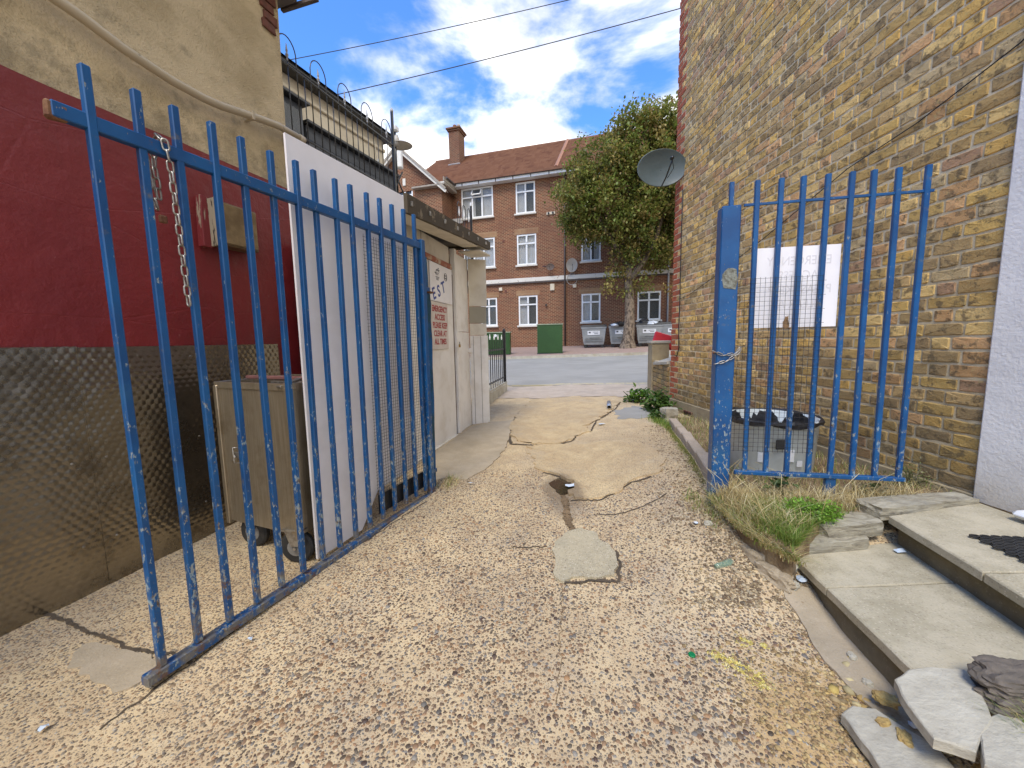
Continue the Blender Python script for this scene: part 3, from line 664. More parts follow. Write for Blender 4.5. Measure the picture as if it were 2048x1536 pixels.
def gravel(name, pts_fn, n, smin, smax, pal, parent=None, zf=None, flat=.6, seed=1, **kw):
    g = np.random.default_rng(seed); x, y = pts_fn(g, n); n = len(x)
    s = np.exp(g.uniform(math.log(smin), math.log(smax), n)); pal = np.array(pal)
    z = (zf or (lambda a, b: gz(a, b)+rough_z(a, b)))(x, y)
    return scatter(name, sv, sf, np.stack([x, y, z+s*.12], 1), np.stack([s, s*g.uniform(.6, 1, n), s*flat*g.uniform(.6, 1, n)], 1), g.uniform(0, 6.28, n),
                   pal[g.integers(0, len(pal), n)]*g.uniform(.7, 1.2, (n, 1)), M['grave'], smooth=False, parent=parent, kind='stuff', **kw)
GP = [(.30, .22, .12), (.38, .30, .18), (.22, .15, .085), (.45, .37, .24), (.17, .12, .07)]
edge_line = [(1.03, 1.50), (1.10, 1.62), (1.13, 1.86), (1.11, 2.1), (1.27, 2.5), (1.45, 3.1), (1.65, 3.8), (1.84, 4.45)]
def near_edge(g, n):
    i = g.integers(0, len(edge_line)-1, n); t = g.uniform(0, 1, n); E_ = np.array(edge_line)
    p = E_[i]+(E_[i+1]-E_[i])*t[:, None]; return p[:, 0]-np.abs(g.normal(0, .16, n)), p[:, 1]
gravel('loose_gravel', near_edge, 3800, .0025, .011, GP, alley, seed=2)
gravel('loose_gravel', lambda g, n: (g.normal(.98, .17, n), g.normal(1.0, .2, n)), 2600, .002, .010, [(.42, .30, .13), (.33, .22, .10), (.50, .38, .18), (.25, .17, .08)], alley, seed=3)
gravel('loose_gravel', lambda g, n: (g.uniform(1.1, 1.28, n), g.uniform(.8, 1.62, n)), 900, .003, .010, GP, alley, seed=4)
gravel('loose_gravel', lambda g, n: (g.uniform(-.62, -.35, n), g.normal(2.88, .12, n)), 500, .002, .007, GP, alley, seed=5)
gravel('loose_gravel', lambda g, n: (g.uniform(-2.3, 1.2, n), g.uniform(.6, 5, n)), 2200, .0012, .004, GP+[(.6, .52, .4)], alley, seed=6)
gravel('rubble', lambda g, n: (g.normal(1.10, .05, n), g.normal(1.0, .09, n)), 240, .006, .022, [(.60, .44, .13), (.50, .34, .12), (.38, .28, .14), (.55, .46, .24)], alley, seed=11)
gravel('rubble', lambda g, n: (g.uniform(1.14, 1.26, n), g.uniform(1.05, 1.65, n)), 150, .004, .012, [(.45, .34, .2), (.36, .27, .16), (.52, .42, .26)], alley, seed=12)
gravel('rubble', lambda g, n: (g.normal(1.07, .05, n), g.uniform(1.5, 2.5, n)), 260, .004, .014, GP, alley, seed=13)
# yellow crumbs on the alley
def inp(poly, n, g):
    P = np.array(poly); x = g.uniform(P[:, 0].min()-.02, P[:, 0].max()+.02, n); y = g.uniform(P[:, 1].min()-.02, P[:, 1].max()+.02, n); return x, y
def blobs(g, n):
    c = [(.73, 1.29, .028), (.77, 1.26, .03), (.80, 1.22, .045), (.825, 1.185, .035), (.87, 1.345, .026), (.93, 1.33, .012)]
    i = g.integers(0, len(c), n); c = np.array(c); return c[i, 0]+g.normal(0, .45, n)*c[i, 2], c[i, 1]+g.normal(0, .45, n)*c[i, 2]
gravel('yellow_crumbs', blobs, 900, .002, .006, [(.60, .50, .13), (.55, .43, .10), (.66, .57, .24)], alley, flat=.4, seed=9)

# ------------------------------------------------------------------ left building: rendered wall, red paint, steel sheet
def left_building():
    b = empty('rendered_building', (-2.114, 1.458, 0), 18, 'tan rendered building with a dark red painted lower wall on the left', 'building')
    x0, x1 = -5.0, 1.61
    k = MB(); zt = 3.50                           # local +Y points into the building
    k.add([(x0, .004, 2.317), (x1, .004, 2.317), (x1+.02, .004, 3.62), (x0, .004, 3.62), (x1, 3., 2.317), (x1+.02, 3., 3.62), (x0, 3., 3.62), (x0, 3, 2.317)],
          [(0, 1, 2, 3), (1, 4, 5, 2), (3, 2, 5, 6), (0, 3, 6, 7)])
    k.build('render_wall', M['roughcast'], b)
    k = MB(); n = 60; 
    vs = []; fs = []
    for i in range(n+1):
        x = x0+(x1-x0)*i/n
        for j, z in enumerate((-.3, 1.0, 2.0, 2.315+.008*mnoise.noise(Vector((x*4, 0, 0))))): vs.append((x, -.006, z))
    for i in range(n):
        for j in range(3): a = i*4+j; fs.append((a, a+4, a+5, a+1))
    k.add(vs, fs); k.add([(x1, -.006, -.3), (x1, 3, -.3), (x1, 3, 2.315), (x1, -.006, 2.315)], [(0, 1, 2, 3)])
    k.build('painted_wall', M['red_paint'], b)
    # stamped steel dado, three overlapping sheets
    for i, (a, c) in enumerate(((-5., -2.4), (-2.4, -.62), (-.62, .34), (.34, 1.385))):
        k = MB(); zb = [gzf(-2.114+q*.309, 1.458+q*.951)-.02 for q in (a, c)]
        y = -.012-.003*(i % 2)
        k.add([(a, y, zb[0]), (c, y, zb[1]), (c, y, 1.184), (a, y, 1.180), (a, y+.003, zb[0]), (c, y+.003, zb[1]), (c, y+.003, 1.184), (a, y+.003, 1.180)], [(0, 1, 2, 3), (1, 5, 6, 2), (3, 2, 6, 7), (4, 0, 3, 7), (0, 4, 5, 1)])
        sh = k.build('steel_sheet', M['tin'], b)
        s2 = MB()
        for q in np.arange(a+.05, c, .42):
            for z in (.25, .65, 1.12): s2.lathe([(.006, 0), (.005, .003), (.001, .004)], 8, (q, y, z), rot=Matrix.Rotation(R(90), 3, 'X'))
        s2.build('screw', M['zinc'], sh)
    # old flue box on the red wall
    f = MB().box((1.10, -.065, 1.90), (.24, .10, .25), bev=.004).build('vent_box', simple('brown vent cover', (.17, .115, .055), (.10, .065, .03), 14, .45, .3, c3=(.26, .19, .09)), b)
    MB().box((1.10, -.12, 1.90), (.22, .012, .23), bev=.003).build('cover_plate', simple('varnished ply', (.26, .18, .085), (.14, .09, .04), 9, .35, .2), f)
    MB().box((.945, -.03, 1.90), (.045, .05, .29), bev=.003, jit=.003).build('frame_board', weathered('peeling red board', (.20, .02, .022), (.36, .29, .20), .55, .7, 26, .5, (1, 1, .2)), b)
    MB().box((.972, -.06, 1.90), (.018, .11, .27), bev=.002, jit=.003).build('frame_board', weathered('rotten board', (.36, .30, .21), (.03, .022, .015), .50, .9, 22, .7, (1, 1, .2)), b)
    # red timber post by the wall end
    MB().box((1.60, -.10, .98), (.10, .09, 1.90), bev=.006).build('corner_post', M['red_paint'], b)
    # drain pipe sagging along the wall
    pts = [(.20, -.055, 2.73), (.401, -.05, 2.676), (.493, -.05, 2.663), (.632, -.05, 2.628), (.841, -.05, 2.603), (1.0, -.05, 2.604), (1.104, -.05, 2.616), (1.368, -.05, 2.675), (1.503, -.05, 2.700), (1.69, -.05, 2.703)]
    pts = [(-2.6, -.05, 2.95), (-1.2, -.05, 2.88), (-.4, -.05, 2.81)]+pts
    pp = MB().tube(pts, .023, 12).build('drain_pipe', M['pipe'], b, smooth=True)
    for q in (.0, 1.30): 
        z = np.interp(q, [a[0] for a in pts], [a[2] for a in pts]); MB().box((q, -.03, z), (.02, .09, .055), bev=.003).build('pipe_clip', M['pipe'], pp)
    MB().tube([(1.68, -.05, 2.703), (1.72, -.05, 2.70)], .028, 12).build('pipe_collar', M['pipe'], pp, smooth=True)
    # broken brick corner under the gutter
    random.seed(4)
    for i in range(6):
        MB().box((1.61, .06+.02*random.random(), 3.47-.062*i), (.045-.005*(i % 2), .11, .055), bev=.004, jit=.004).build('brick', M['old_red'], b)
        MB().box((1.55-.02*(i % 2), -.004, 3.55-.062*i), (.10, .02, .055), bev=.004, jit=.004).build('brick', M['old_red'], b) if i < 4 else None
    MB().box((-1.6, .0, 3.66), (6.6, .22, .10), bev=.01).build('gutter', M['gut'], b, smooth=False)
    MB().box((-1.6, .12, 3.74), (6.7, .5, .06), bev=.01).build('eaves_board', M['shed_cream'], b)
    return b
M['old_red'] = simple('old brown brick', (.17, .06, .04), (.11, .045, .03), 30, .9, .6, 70)
M['gut'] = simple('dark gutter', (.06, .045, .04), (.10, .07, .055), 12, .5, .2)
left_building()
t = empty('cable_bracket', (-1.62, 3.10, 3.60), 100, 'dark metal arm sticking out from the gutter corner against the sky', 'bracket')
MB().box((.13, 0, .03), (.30, .03, .03), rot=Matrix.Rotation(R(-6), 3, 'Y'), bev=.005).build('arm', M['gut'], t)
MB().box((.20, 0, .075), (.05, .04, .035), bev=.006).build('insulator_base', M['gut'], t)
MB().lathe([(.012, 0), (.018, .02), (.010, .04), (.016, .06), (.004, .09)], 10, (.20, 0, .09)).build('insulator', M['gut'], t)
# walls and bits between building and shed
t = MB(); t.box((-2.25, 3.78, 1.1), (1.30, .20, 2.9), bev=.01)
t.build('back_wall', simple('grey-brown cement render', (.33, .28, .22), (.24, .20, .15), 7, .9, .5, 50), label='grey cement wall closing the gap behind the red wall', cat='wall')
t = MB().box((-1.90, 3.42, .95), (.22, .02, 2.1), bev=.003).build('blue_panel', M['blue_sheet'], label='deep blue panel standing in the gap behind the red post', cat='panel')
t = MB().tube([(-1.76, 3.40, .02), (-1.745, 3.40, 1.3), (-1.72, 3.40, 2.45)], .03, 12).build('downpipe', M['pipe'], smooth=True, label='pale vertical pipe beside the blue panel', cat='pipe')

# ------------------------------------------------------------------ blue gates
GO = (-1.265, 1.188, 0)
def left_gate():
    g = empty('steel_gate', GO, 22.2, 'large blue steel bar gate swung open on the left', 'gate')
    MB().box((.83, 0, 1.842), (1.735, .030, .044), bev=.003).build('top_rail', M['blue'], g)
    MB().box((-.025, 0, 1.838), (.045, .031, .046), bev=.006, jit=.004).build('rail_end', M['rust'], g, label='rusted open end of the top rail')
    MB().box((.86, 0, .045), (1.72, .040, .036), bev=.003).build('bottom_rail', M['blue'], g)
    bar = MB(); z0, z1 = .063, 2.0
    bar.box((0, 0, (z0+z1)/2), (.0235, .0235, z1-z0), bev=.003)
    me = bar.build('bar', M['blue'], me_only=True)
    sp = (1.647-.055)/14
    for i in range(15):
        o = link('bar', me, g); o.location = (.052+sp*i, .0 if i else 0, .003*i*.9); o.rotation_euler = (R(random.uniform(-.3, .3)), R(random.uniform(-.35, .35)), R(random.uniform(-3, 3)))
    MB().box((1.708, 0, .955), (.045, .045, 1.86), bev=.004).build('hinge_stile', M['blue'], g)
    w = MB()
    for i in range(26): w.tube([(1.175+i*.0205, -.004+.020, .12), (1.175+i*.0205, .016+random.uniform(-.001, .001), 1.80)], .0010, 4, cap=False)
    for i in range(82): 
        z = .125+i*.0205; w.tube([(1.17, .0182, z), (1.43, .0182+random.uniform(-.001, .001), z+random.uniform(-.0006, .0006)), (1.69, .0182, z)], .0010, 4, cap=False)
    w.build('wire_mesh', M['wire'], g, kind='stuff')
    MB().box((1.43, .022, .18), (.50, .004, .12), bev=.001).build('mesh_plate', M['black'], g, label='dark plate at the foot of the mesh')
    return g
left_gate()
def post_left():
    t = empty('gate_post', (-.645, 2.835, .04), 22.2, 'battered blue steel post with a rusty torn edge that the left gate hangs on', 'post')
    MB().box((0, .008, .93), (.07, .045, 1.86), bev=.006).build('post_body', M['blue'], t)
    k = MB(); n = 24; vs = []; random.seed(3)
    prof = [(0, .0), (.25, .015), (.5, .02), (.7, .035), (.95, .03), (1.15, .045), (1.3, .03), (1.42, .05), (1.55, .012), (1.75, 0)]
    for z, w in prof: vs += [(.042, -.012, z), (.05+w*.7, -.026, z), (.05+w*.7, -.022, z), (.042, -.008, z)]
    fs = []
    for i in range(len(prof)-1):
        for j in range(4): a = i*4; fs.append((a+j, a+(j+1) % 4, a+4+(j+1) % 4, a+4+j))
    k.add(vs, fs); k.build('torn_plate', M['blue_old'], t)
    for z in (1.52, .16):
        hg = MB().tube([(-.05, -.035, z-.025), (-.05, -.035, z+.03)], .013, 10).build('hinge', M['rust'], t, smooth=True)
        MB().box((.0, -.03, z), (.12, .014, .03), bev=.003).build('hinge_strap', M['blue'], hg)
    MB().box((.06, -.04, 1.50), (.045, .03, .012), bev=.002).build('lock_lug', M['rust'], t)
def old_blue():
    t = NT('old teal and rust paint'); n = t.noise(6, 7, .65)
    col = t.mix(t.ramp(n, .40, .62), (.004, .09, .24), (.012, .055, .075)); col = t.mix(t.ramp(t.noise(12, 6, .7), .60, .68), col, (.10, .03, .015))
    return t.done(col, .5, 0, t.bump(n, .5, .008))
M['blue_old'] = old_blue(); post_left()
RGO = (1.21, 2.15, 0)
def right_gate():
    g = empty('fixed_gate_panel', RGO, 101.3, 'narrower blue bar panel standing in front of the yellow brick wall', 'gate')
    MB().box((.47, 0, 1.871), (.85, .010, .014), bev=.002).build('top_rail', M['blue'], g)
    MB().box((.47, 0, .405), (.83, .032, .022), bev=.003).build('bottom_rail', M['blue'], g)
    bar = MB().box((0, 0, 1.20), (.024, .020, 1.585), bev=.0025).build('bar', M['blue'], me_only=True)
    for i in range(8):
        o = link('bar', bar, g); o.location = (.112+i*.1064, 0, 0); o.rotation_euler = (0, R(random.uniform(-.3, .3)), 0)
    MB().box((.545, .01, .345), (.05, .03, .11), bev=.003).build('foot', M['blue'], g)
    w = MB(); random.seed(5)
    for i in range(17): w.tube([(.045+i*.0247+.0015*i/17, -.0135, .53), (.04+i*.0247, -.0135, 1.49)], .0010, 4, cap=False)
    for i in range(40): z = .535+i*.0243; w.tube([(.03, -.0155, z), (.43+.01*(i % 3), -.0155, z+.002)], .0010, 4, cap=False)
    w.build('wire_mesh', M['wire'], g, kind='stuff')
    return g
right_gate()
t = empty('gate_post', (1.19, 2.155, .2), 101.3, 'thick blue steel post with scuffed paint at the left end of the right-hand panel', 'post')
MB().box((-.005, 0, .83), (.095, .080, 1.67), bev=.005).build('post_body', M['blue'], t)
MB().box((.003, .0, 1.73), (.022, .02, .13), bev=.002).build('spike', M['blue'], t)
q_ = MB().prism(smooth_poly([(-.03, -.05), (.03, -.052), (.035, .0), (.03, .05), (-.01, .06), (-.035, .03)], 3, .006), 0, .0015).build('bare_patch', simple('bare weathered metal', (.26, .27, .22), (.10, .09, .06), 60, .7, .4), t)
q_.rotation_euler = (R(90), 0, 0); q_.location = (0, -.0405, 1.28)
# sign on the right-hand panel (its back faces us) with lettering showing through
t = empty('sign_board', (1.21, 2.15, 0), 101.3, 'blank white back of a notice fixed behind the right-hand bars with lettering showing through', 'sign')
k = MB().box((.323, .016, 1.433), (.400, .004, .425), bev=.001); sg = k.build('sign_plate', M['white_board'], t)
for s_, z, x in (('EMERGENCY', 1.55, .33), ('ACCESS', 1.475, .33), ('PLEASE KEEP', 1.40, .34), ('CLEAR AT', 1.325, .33)):
    text_mesh(s_, .066, M['faint_ink'], 'lettering', sg, (x, .0135, z), (R(90), 0, 0), .82, .0003, True)
q_ = MB().prism(smooth_poly([(-.015, -.03), (.012, -.033), (.016, .0), (.01, .035), (-.006, .03), (-.015, .0)], 8, .006), 0, .001).build('burn_mark', simple('scorched plastic', (.10, .06, .03), (.34, .20, .09), 60, .8, .5), t)
q_.rotation_euler = (R(90), 0, 0); q_.location = (.285, .0125, 1.25)

# ------------------------------------------------------------------ chains
def link_mesh(L=.044, W=.024, r=.0034, mat=None):
    pts = []; hr = W/2-r; hl = L/2-hr-r
    for i in range(7): a = math.pi*i/6; pts.append((hr*math.cos(a), 0, hl+hr*math.sin(a)))
    for i in range(7): a = math.pi+math.pi*i/6; pts.append((hr*math.cos(a), 0, -hl+hr*math.sin(a)))
    return MB().tube(pts, r, 6, closed=True).build('link', mat or M['zinc'], me_only=True, smooth=True)
def chain(root, path, me, pitch):
    """links along a polyline in the thing's local space"""
    P = [Vector(p) for p in path]; seg = [(P[i+1]-P[i]).length for i in range(len(P)-1)]; tot = sum(seg); n = int(tot/pitch)
    for i in range(n+1):
        d = i*pitch; j = 0
        while j < len(seg)-1 and d > seg[j]: d -= seg[j]; j += 1
        t_ = (P[j+1]-P[j]).normalized(); c = P[j]+t_*min(d, seg[j]+pitch)
        q = t_.to_track_quat('Z', 'X' if i % 2 else 'Y')
        o = link('link', me, root); o.location = c; o.rotation_mode = 'QUATERNION'; o.rotation_quaternion = q
lm = link_mesh()
t = empty('chain', (-1.265, 1.188, 0), 22.2, 'galvanised chain looped over the top rail of the left gate and hanging down', 'chain')
chain(t, [(.215, .030, 1.70), (.213, .034, 1.80), (.213, .026, 1.862), (.216, 0, 1.885), (.220, -.026, 1.86), (.226, -.03, 1.80), (.232, -.03, 1.6), (.238, -.03, 1.33)], lm, .0345)
chain(t, [(.19, .030, 1.80), (.195, .032, 1.72), (.207, .03, 1.64)], lm, .0345)
MB().box((.214, .02, 1.615), (.022, .014, .026), bev=.003).build('padlock', M['rust'], t)
t = empty('chain', (1.21, 2.15, 0), 101.3, 'short rusty and silver chain wrapped round the thick right-hand post', 'chain')
l2 = link_mesh(.034, .016, .0026)
chain(t, [(-.082, -.042, 1.095), (-.04, -.048, 1.075), (.02, -.048, 1.085), (.05, -.045, 1.12)], l2, .027)
chain(t, [(-.07, -.042, 1.03), (-.02, -.048, 1.045), (.03, -.048, 1.08), (.055, -.04, 1.12)], l2, .027)
k = link_mesh(.034, .016, .0028, M['rust'])
chain(t, [(-.085, -.035, 1.09), (-.07, .02, 1.09)], k, .027)

# ------------------------------------------------------------------ white board leaning behind the gate
t = empty('white_sheet', (-1.265+.06*0, 1.188+.17, 0), 22.2, 'tall white plastic sheet standing between the left gate and the steel bin', 'sheet')
k = MB(); P = [(.60, .05), (.92, .06), (1.07, .25), (1.49, .29), (1.47, 2.16), (.60, 2.16)]
k.add([(x, 0, z) for x, z in P]+[(x, .012, z) for x, z in P], [(0, 1, 2, 3, 4, 5), (6, 11, 10, 9, 8, 7)]+[(i, 6+i, 6+(i+1) % 6, (i+1) % 6) for i in range(6)])
k.build('sheet_face', M['white_board'], t)

# ------------------------------------------------------------------ steel bin on castors
def steel_bin():
    b = empty('steel_bin', (-1.105, 1.88, 0), 112, 'dull stainless steel wheeled bin standing behind the gate bars', 'bin')
    w, d, z0, z1 = .54, .46, .20, .985
    k = MB(); x0, x1, y0, y1 = -w, 0, 0, d; T = .004
    k.box(((x0+x1)/2, y0, (z0+z1)/2), (w, T, z1-z0)); k.box(((x0+x1)/2, y1, (z0+z1)/2), (w, T, z1-z0))
    k.box((x0, (y0+y1)/2, (z0+z1)/2), (T, d-T, z1-z0)); k.box((x1, (y0+y1)/2, (z0+z1)/2), (T, d-T, z1-z0)); k.box(((x0+x1)/2, (y0+y1)/2, z0+.01), (w-T, d-T, T))
    k.build('body', M['steel'], b)
    for (x, y) in ((x1, y0), (x0, y0), (x1, y1)): MB().box((x+.002, y-.002, .575), (.028, .028, .78), bev=.003).build('corner_angle', M['steel'], b)
    for a, c in (((x0+x1)/2, y0-.004), ((x0+x1)/2, y1)): MB().box((a, c, z1-.018), (w+.02, .012, .036), bev=.002).build('rim', M['steel'], b)
    for a in (x0, x1): MB().box((a, (y0+y1)/2, z1-.018), (.012, d, .036), bev=.002).build('rim', M['steel'], b)
    MB().box((-.24, .12, 1.0), (.44, .035, .018), bev=.003).build('lid_bar', simple('dull maroon bar', (.22, .10, .09), None, 20, .4, .1), b)
    MB().box((-.04, .05, .985), (.03, .14, .014), rot=Matrix.Rotation(R(14), 3, 'X'), bev=.002).build('lid_hinge', M['zinc'], b)
    MB().box((-.25, .28, .955), (.45, .02, .014), rot=Matrix.Rotation(R(3), 3, 'Z'), bev=.002).build('lid_bar', M['zinc'], b)
    h = MB().tube([(-.385, -.004, .63), (-.41, -.03, .635), (-.41, -.03, .55), (-.385, -.004, .545)], .004, 8).build('handle', M['zinc'], b, smooth=True)
    MB().box((-.40, -.012, .59), (.05, .018, .03), bev=.003).build('latch', M['zinc'], b)
    MB().tube([(-.43, -.02, .60), (-.40, -.028, .585), (-.42, -.035, .56)], .004, 6).build('latch_lever', M['zinc'], b, smooth=True)
    for (x, y, a) in ((-.055, .03, 20), (-.43, .06, 10), (-.055, .40, 30), (-.42, .40, -20)):
        zg = gzf(-1.105+x*.93, 1.88+y*.9-x*.375)
        wx, wz = x, zg+.088
        q = Matrix.Rotation(R(90), 3, 'X') ; rz = Matrix.Rotation(R(a), 3, 'Z')
        wl = MB().lathe([(.045, -.02), (.078, -.019), (.088, -.010), (.088, .010), (.078, .019), (.045, .02)], 24, (0, 0, 0), rot=rz @ q).build('tyre', M['rubber'], b, smooth=False, loc=(wx, y, wz))
        MB().lathe([(.020, -.026), (.046, -.022), (.046, .022), (.020, .026)], 16, (0, 0, 0), rot=rz @ q).build('hub', M['hub'], wl)
        f = MB()
        for s_ in (-1, 1): f.add([rz @ Vector(v) for v in ((-.02, s_*.032, .012), (.02, s_*.032, .012), (.05, s_*.032, .10), (-.05, s_*.032, .10), (-.02, s_*.028, .012), (.02, s_*.028, .012), (.05, s_*.028, .10), (-.05, s_*.028, .10))],
                                [(0, 1, 2, 3), (4, 7, 6, 5), (0, 4, 5, 1), (1, 5, 6, 2), (2, 6, 7, 3), (3, 7, 4, 0)])
        f.box((0, 0, .104), (.12, .085, .007), rot=rz)
        f.tube([rz @ Vector((0, -.036, 0)), rz @ Vector((0, .036, 0))], .008, 8)
        f.build('castor_fork', M['zinc'], wl)
    return b
steel_bin()

# ------------------------------------------------------------------ shed with signs
SO = (-.518, 4.869, 0)
def shed():
    s = empty('shed', SO, 13.2, 'white boarded lean-to shed with a flat roof beyond the left gate', 'shed')
    # local +X away along the alley wall, +Y into the shed
    def board(x0, x1, z0, z1, y, th, mat, name, bev=.003, lab=None, jit=0):
        o = MB().box(((x0+x1)/2, y+th/2, (z0+z1)/2), (x1-x0, th, z1-z0), bev=bev, jit=jit).build(name, mat, s)
        if lab: o['label'] = lab
        return o
    board(-2.0, -.47, .05, 1.98, .03, .03, M['shed_white'], 'door', lab='white painted ply door with signs')
    board(-2.0, -1.17, 1.98, 2.22, .05, .03, M['shed_cream'], 'panel'); board(-1.16, -.50, 2.03, 2.22, .045, .03, M['shed_cream'], 'panel')
    o = board(-1.15, -.50, 1.975, 2.03, .012, .03, simple('orange-red lintel', (.33, .10, .045), (.50, .40, .28), 9, .7, .3, lo=.48, hi=.6), 'lintel')
    board(-.445, -.385, .06, 2.22, .0, .06, M['shed_white'], 'door_jamb')
    board(-.475, -.45, .06, 1.93, .03, .05, simple('rusty edge strip', (.16, .07, .035), (.08, .04, .025), 15, .9, .5), 'edge_strip')
    board(-.38, .0, 1.30, 2.18, .012, .02, M['shed_white'], 'panel'); board(-.38, -.0, .10, 1.294, .008, .02, M['shed_white'], 'panel')
    board(-2.0, .0, .04, .11, .0, .07, M['shed_cream'], 'sill_board')
    # end panel facing down the alley, a step to the right
    for (a, b_, z0, z1, mt) in ((.0, .225, 1.62, 2.19, 'shed_cream'), (.0, .215, 1.41, 1.615, 'shed_grey'), (.0, .215, 1.26, 1.405, 'shed_cream'), (0, .230, .12, 1.255, 'shed_white')):
        MB().box(((a+b_)/2, .0, (z0+z1)/2), (b_-a, .022, z1-z0), rot=None, bev=.003).build('end_board', M[mt], s).matrix_local = ENDM
    k = MB()
    for x in (.04, .135): k.box((x, -.013, .69), (.004, .004, 1.12))
    k.build('board_joint', M['crackp'], s).matrix_local = ENDM
    k = MB().box((-.01, -.03, 1.07), (.055, .035, .055), bev=.006).build('hasp', M['shed_white'], s); k.matrix_local = ENDM
    # side walls
    MB().box((-1., 1.6, 1.1), (1.98, 3.0, 2.16)).build('shed_wall', M['shed_cream'], s)
    # roof, beam, soffit
    MB().prism([(-1.93, -.225), (.11, -.225), (.11, 1.5), (-1.93, 1.5)], lambda x, y: 2.355+x*.078-.03, lambda x, y: 2.375+x*.078-.01*0).build('roof', M['old_wood'], s)
    k = MB(); x0, x1 = -2.0, .12; b = -.26
    k.add([(x0, b, 2.10), (x1, b, 2.31), (x1, b, 2.40), (x0, b, 2.235), (x0, b+.03, 2.10), (x1, b+.03, 2.31), (x1, b+.03, 2.40), (x0, b+.03, 2.235)],
          [(0, 1, 2, 3), (4, 7, 6, 5), (0, 4, 5, 1), (1, 5, 6, 2), (2, 6, 7, 3), (3, 7, 4, 0)])
    bm_ = k.build('fascia_beam', M['old_wood'], s)
    for i in range(7):
        x = -1.95+i*.31; z = np.interp(x, [x0, x1], [2.17, 2.355])
        MB().box((x, b-.008, z), (.016, .016, .034), bev=.003, jit=.002).build('clip', M['zinc'], bm_)
    k = MB(); n = 14; vs = []
    for i in range(n+1):
        x = x0+(x1-x0)*i/n; z = np.interp(x, [x0, x1], [2.10, 2.29]); wv = .02*math.sin(i*1.1)+.01*math.sin(i*2.7)
        vs += [(x, b-.0+.03, z+.012+wv*.6), (x, -.02, z-.03*0+.02), (x, -.02, z+.03), (x, b+.03, z+.020+wv*.6)]
    fs = []
    for i in range(n):
        for j in range(4): fs.append((i*4+j, i*4+(j+1) % 4, i*4+4+(j+1) % 4, i*4+4+j))
    k.add(vs, fs); k.build('soffit_sheet', M['shed_cream'], s)
    MB().box((-.0, -.10, 2.245), (.44, .26, .018), rot=Matrix.Rotation(R(-4), 3, 'Y'), bev=.003).build('soffit_end', M['shed_cream'], s)
    # padlock
    pl = MB().box((-.425, -.022, 1.135), (.030, .016, .036), bev=.004).build('padlock', M['brass'], s)
    MB().tube([(-.435, -.022, 1.15), (-.435, -.022, 1.172), (-.425, -.022, 1.18), (-.415, -.022, 1.172), (-.415, -.022, 1.15)], .0028, 6).build('shackle', M['zinc'], pl, smooth=True)
    return s
M['shed_grey'] = weathered('bare grey board', (.36, .33, .25), (.20, .16, .10), .62, .85, 9, .3)
M['crackp'] = simple('shadow gap', (.25, .2, .14), None, 10, .9, .1)
ENDM = Matrix.Rotation(-R(59.5), 4, 'Z')
shed()
# signs on the shed door
t = empty('notice_sign', SO, 13.2, 'pale notice with red capitals reading EMERGENCY ACCESS PLEASE KEEP CLEAR AT ALL TIMES', 'sign')
sg = MB().box((-.862, .022, 1.345), (.42, .006, .48), bev=.002).build('sign_plate', M['sign'], t)
for i, s_ in enumerate(('EMERGENCY', 'ACCESS', 'PLEASE KEEP', 'CLEAR AT', 'ALL TIMES')):
    text_mesh(s_, .082, M['red_ink'], 'lettering', sg, (-.862, .0182, 1.49-.083*i), (R(90), 0, 0), .80 if len(s_) > 8 else .88, .0006, False, .0025)
t = empty('shop_board', SO, 13.2, 'old white board with slanting blue letters EST above the red notice', 'sign')
sg = MB().box((-.79, .018, 1.78), (.56, .008, .38), bev=.002).build('board_face', M['board_g'] if 'board_g' in M else M['white_board'], t)
for s_, x, z in (('E', -.98, 1.612), ('S', -.86, 1.65), ('T', -.745, 1.70)):
    text_mesh(s_, .16, M['blue_ink'], 'lettering', sg, (x, .0132, z), (R(90), R(-20), 0), .95, .0006, False, .004)
k = MB()
k.tube([(-.69+.035*math.cos(a), .0128, 1.865+.04*math.sin(a)) for a in np.linspace(0, 6.28, 20)[:-1]], .0028, 4, closed=True)
k.tube([(-.69+.02*math.cos(a), .0128, 1.865+.012*math.sin(3*a)+.02*math.sin(a)) for a in np.linspace(0, 6.28, 20)[:-1]], .002, 4, closed=True)
k.build('round_emblem', M['ink'], sg)
k = MB(); random.seed(12)
for i in range(9): k.tube([(-.90+.05*math.cos(i*.9)+random.uniform(-.02, .02), .0128, 1.90+.03*math.sin(i*1.3)), (-.90+.05*math.cos(i*.9+1.6), .0128, 1.88+.03*math.cos(i))], .0022, 4)
for i in range(3): k.box((-.90, .0128, 1.835-.013*i), (.09-.02*i, .002, .006))
k.build('crest_print', M['ink'], sg)

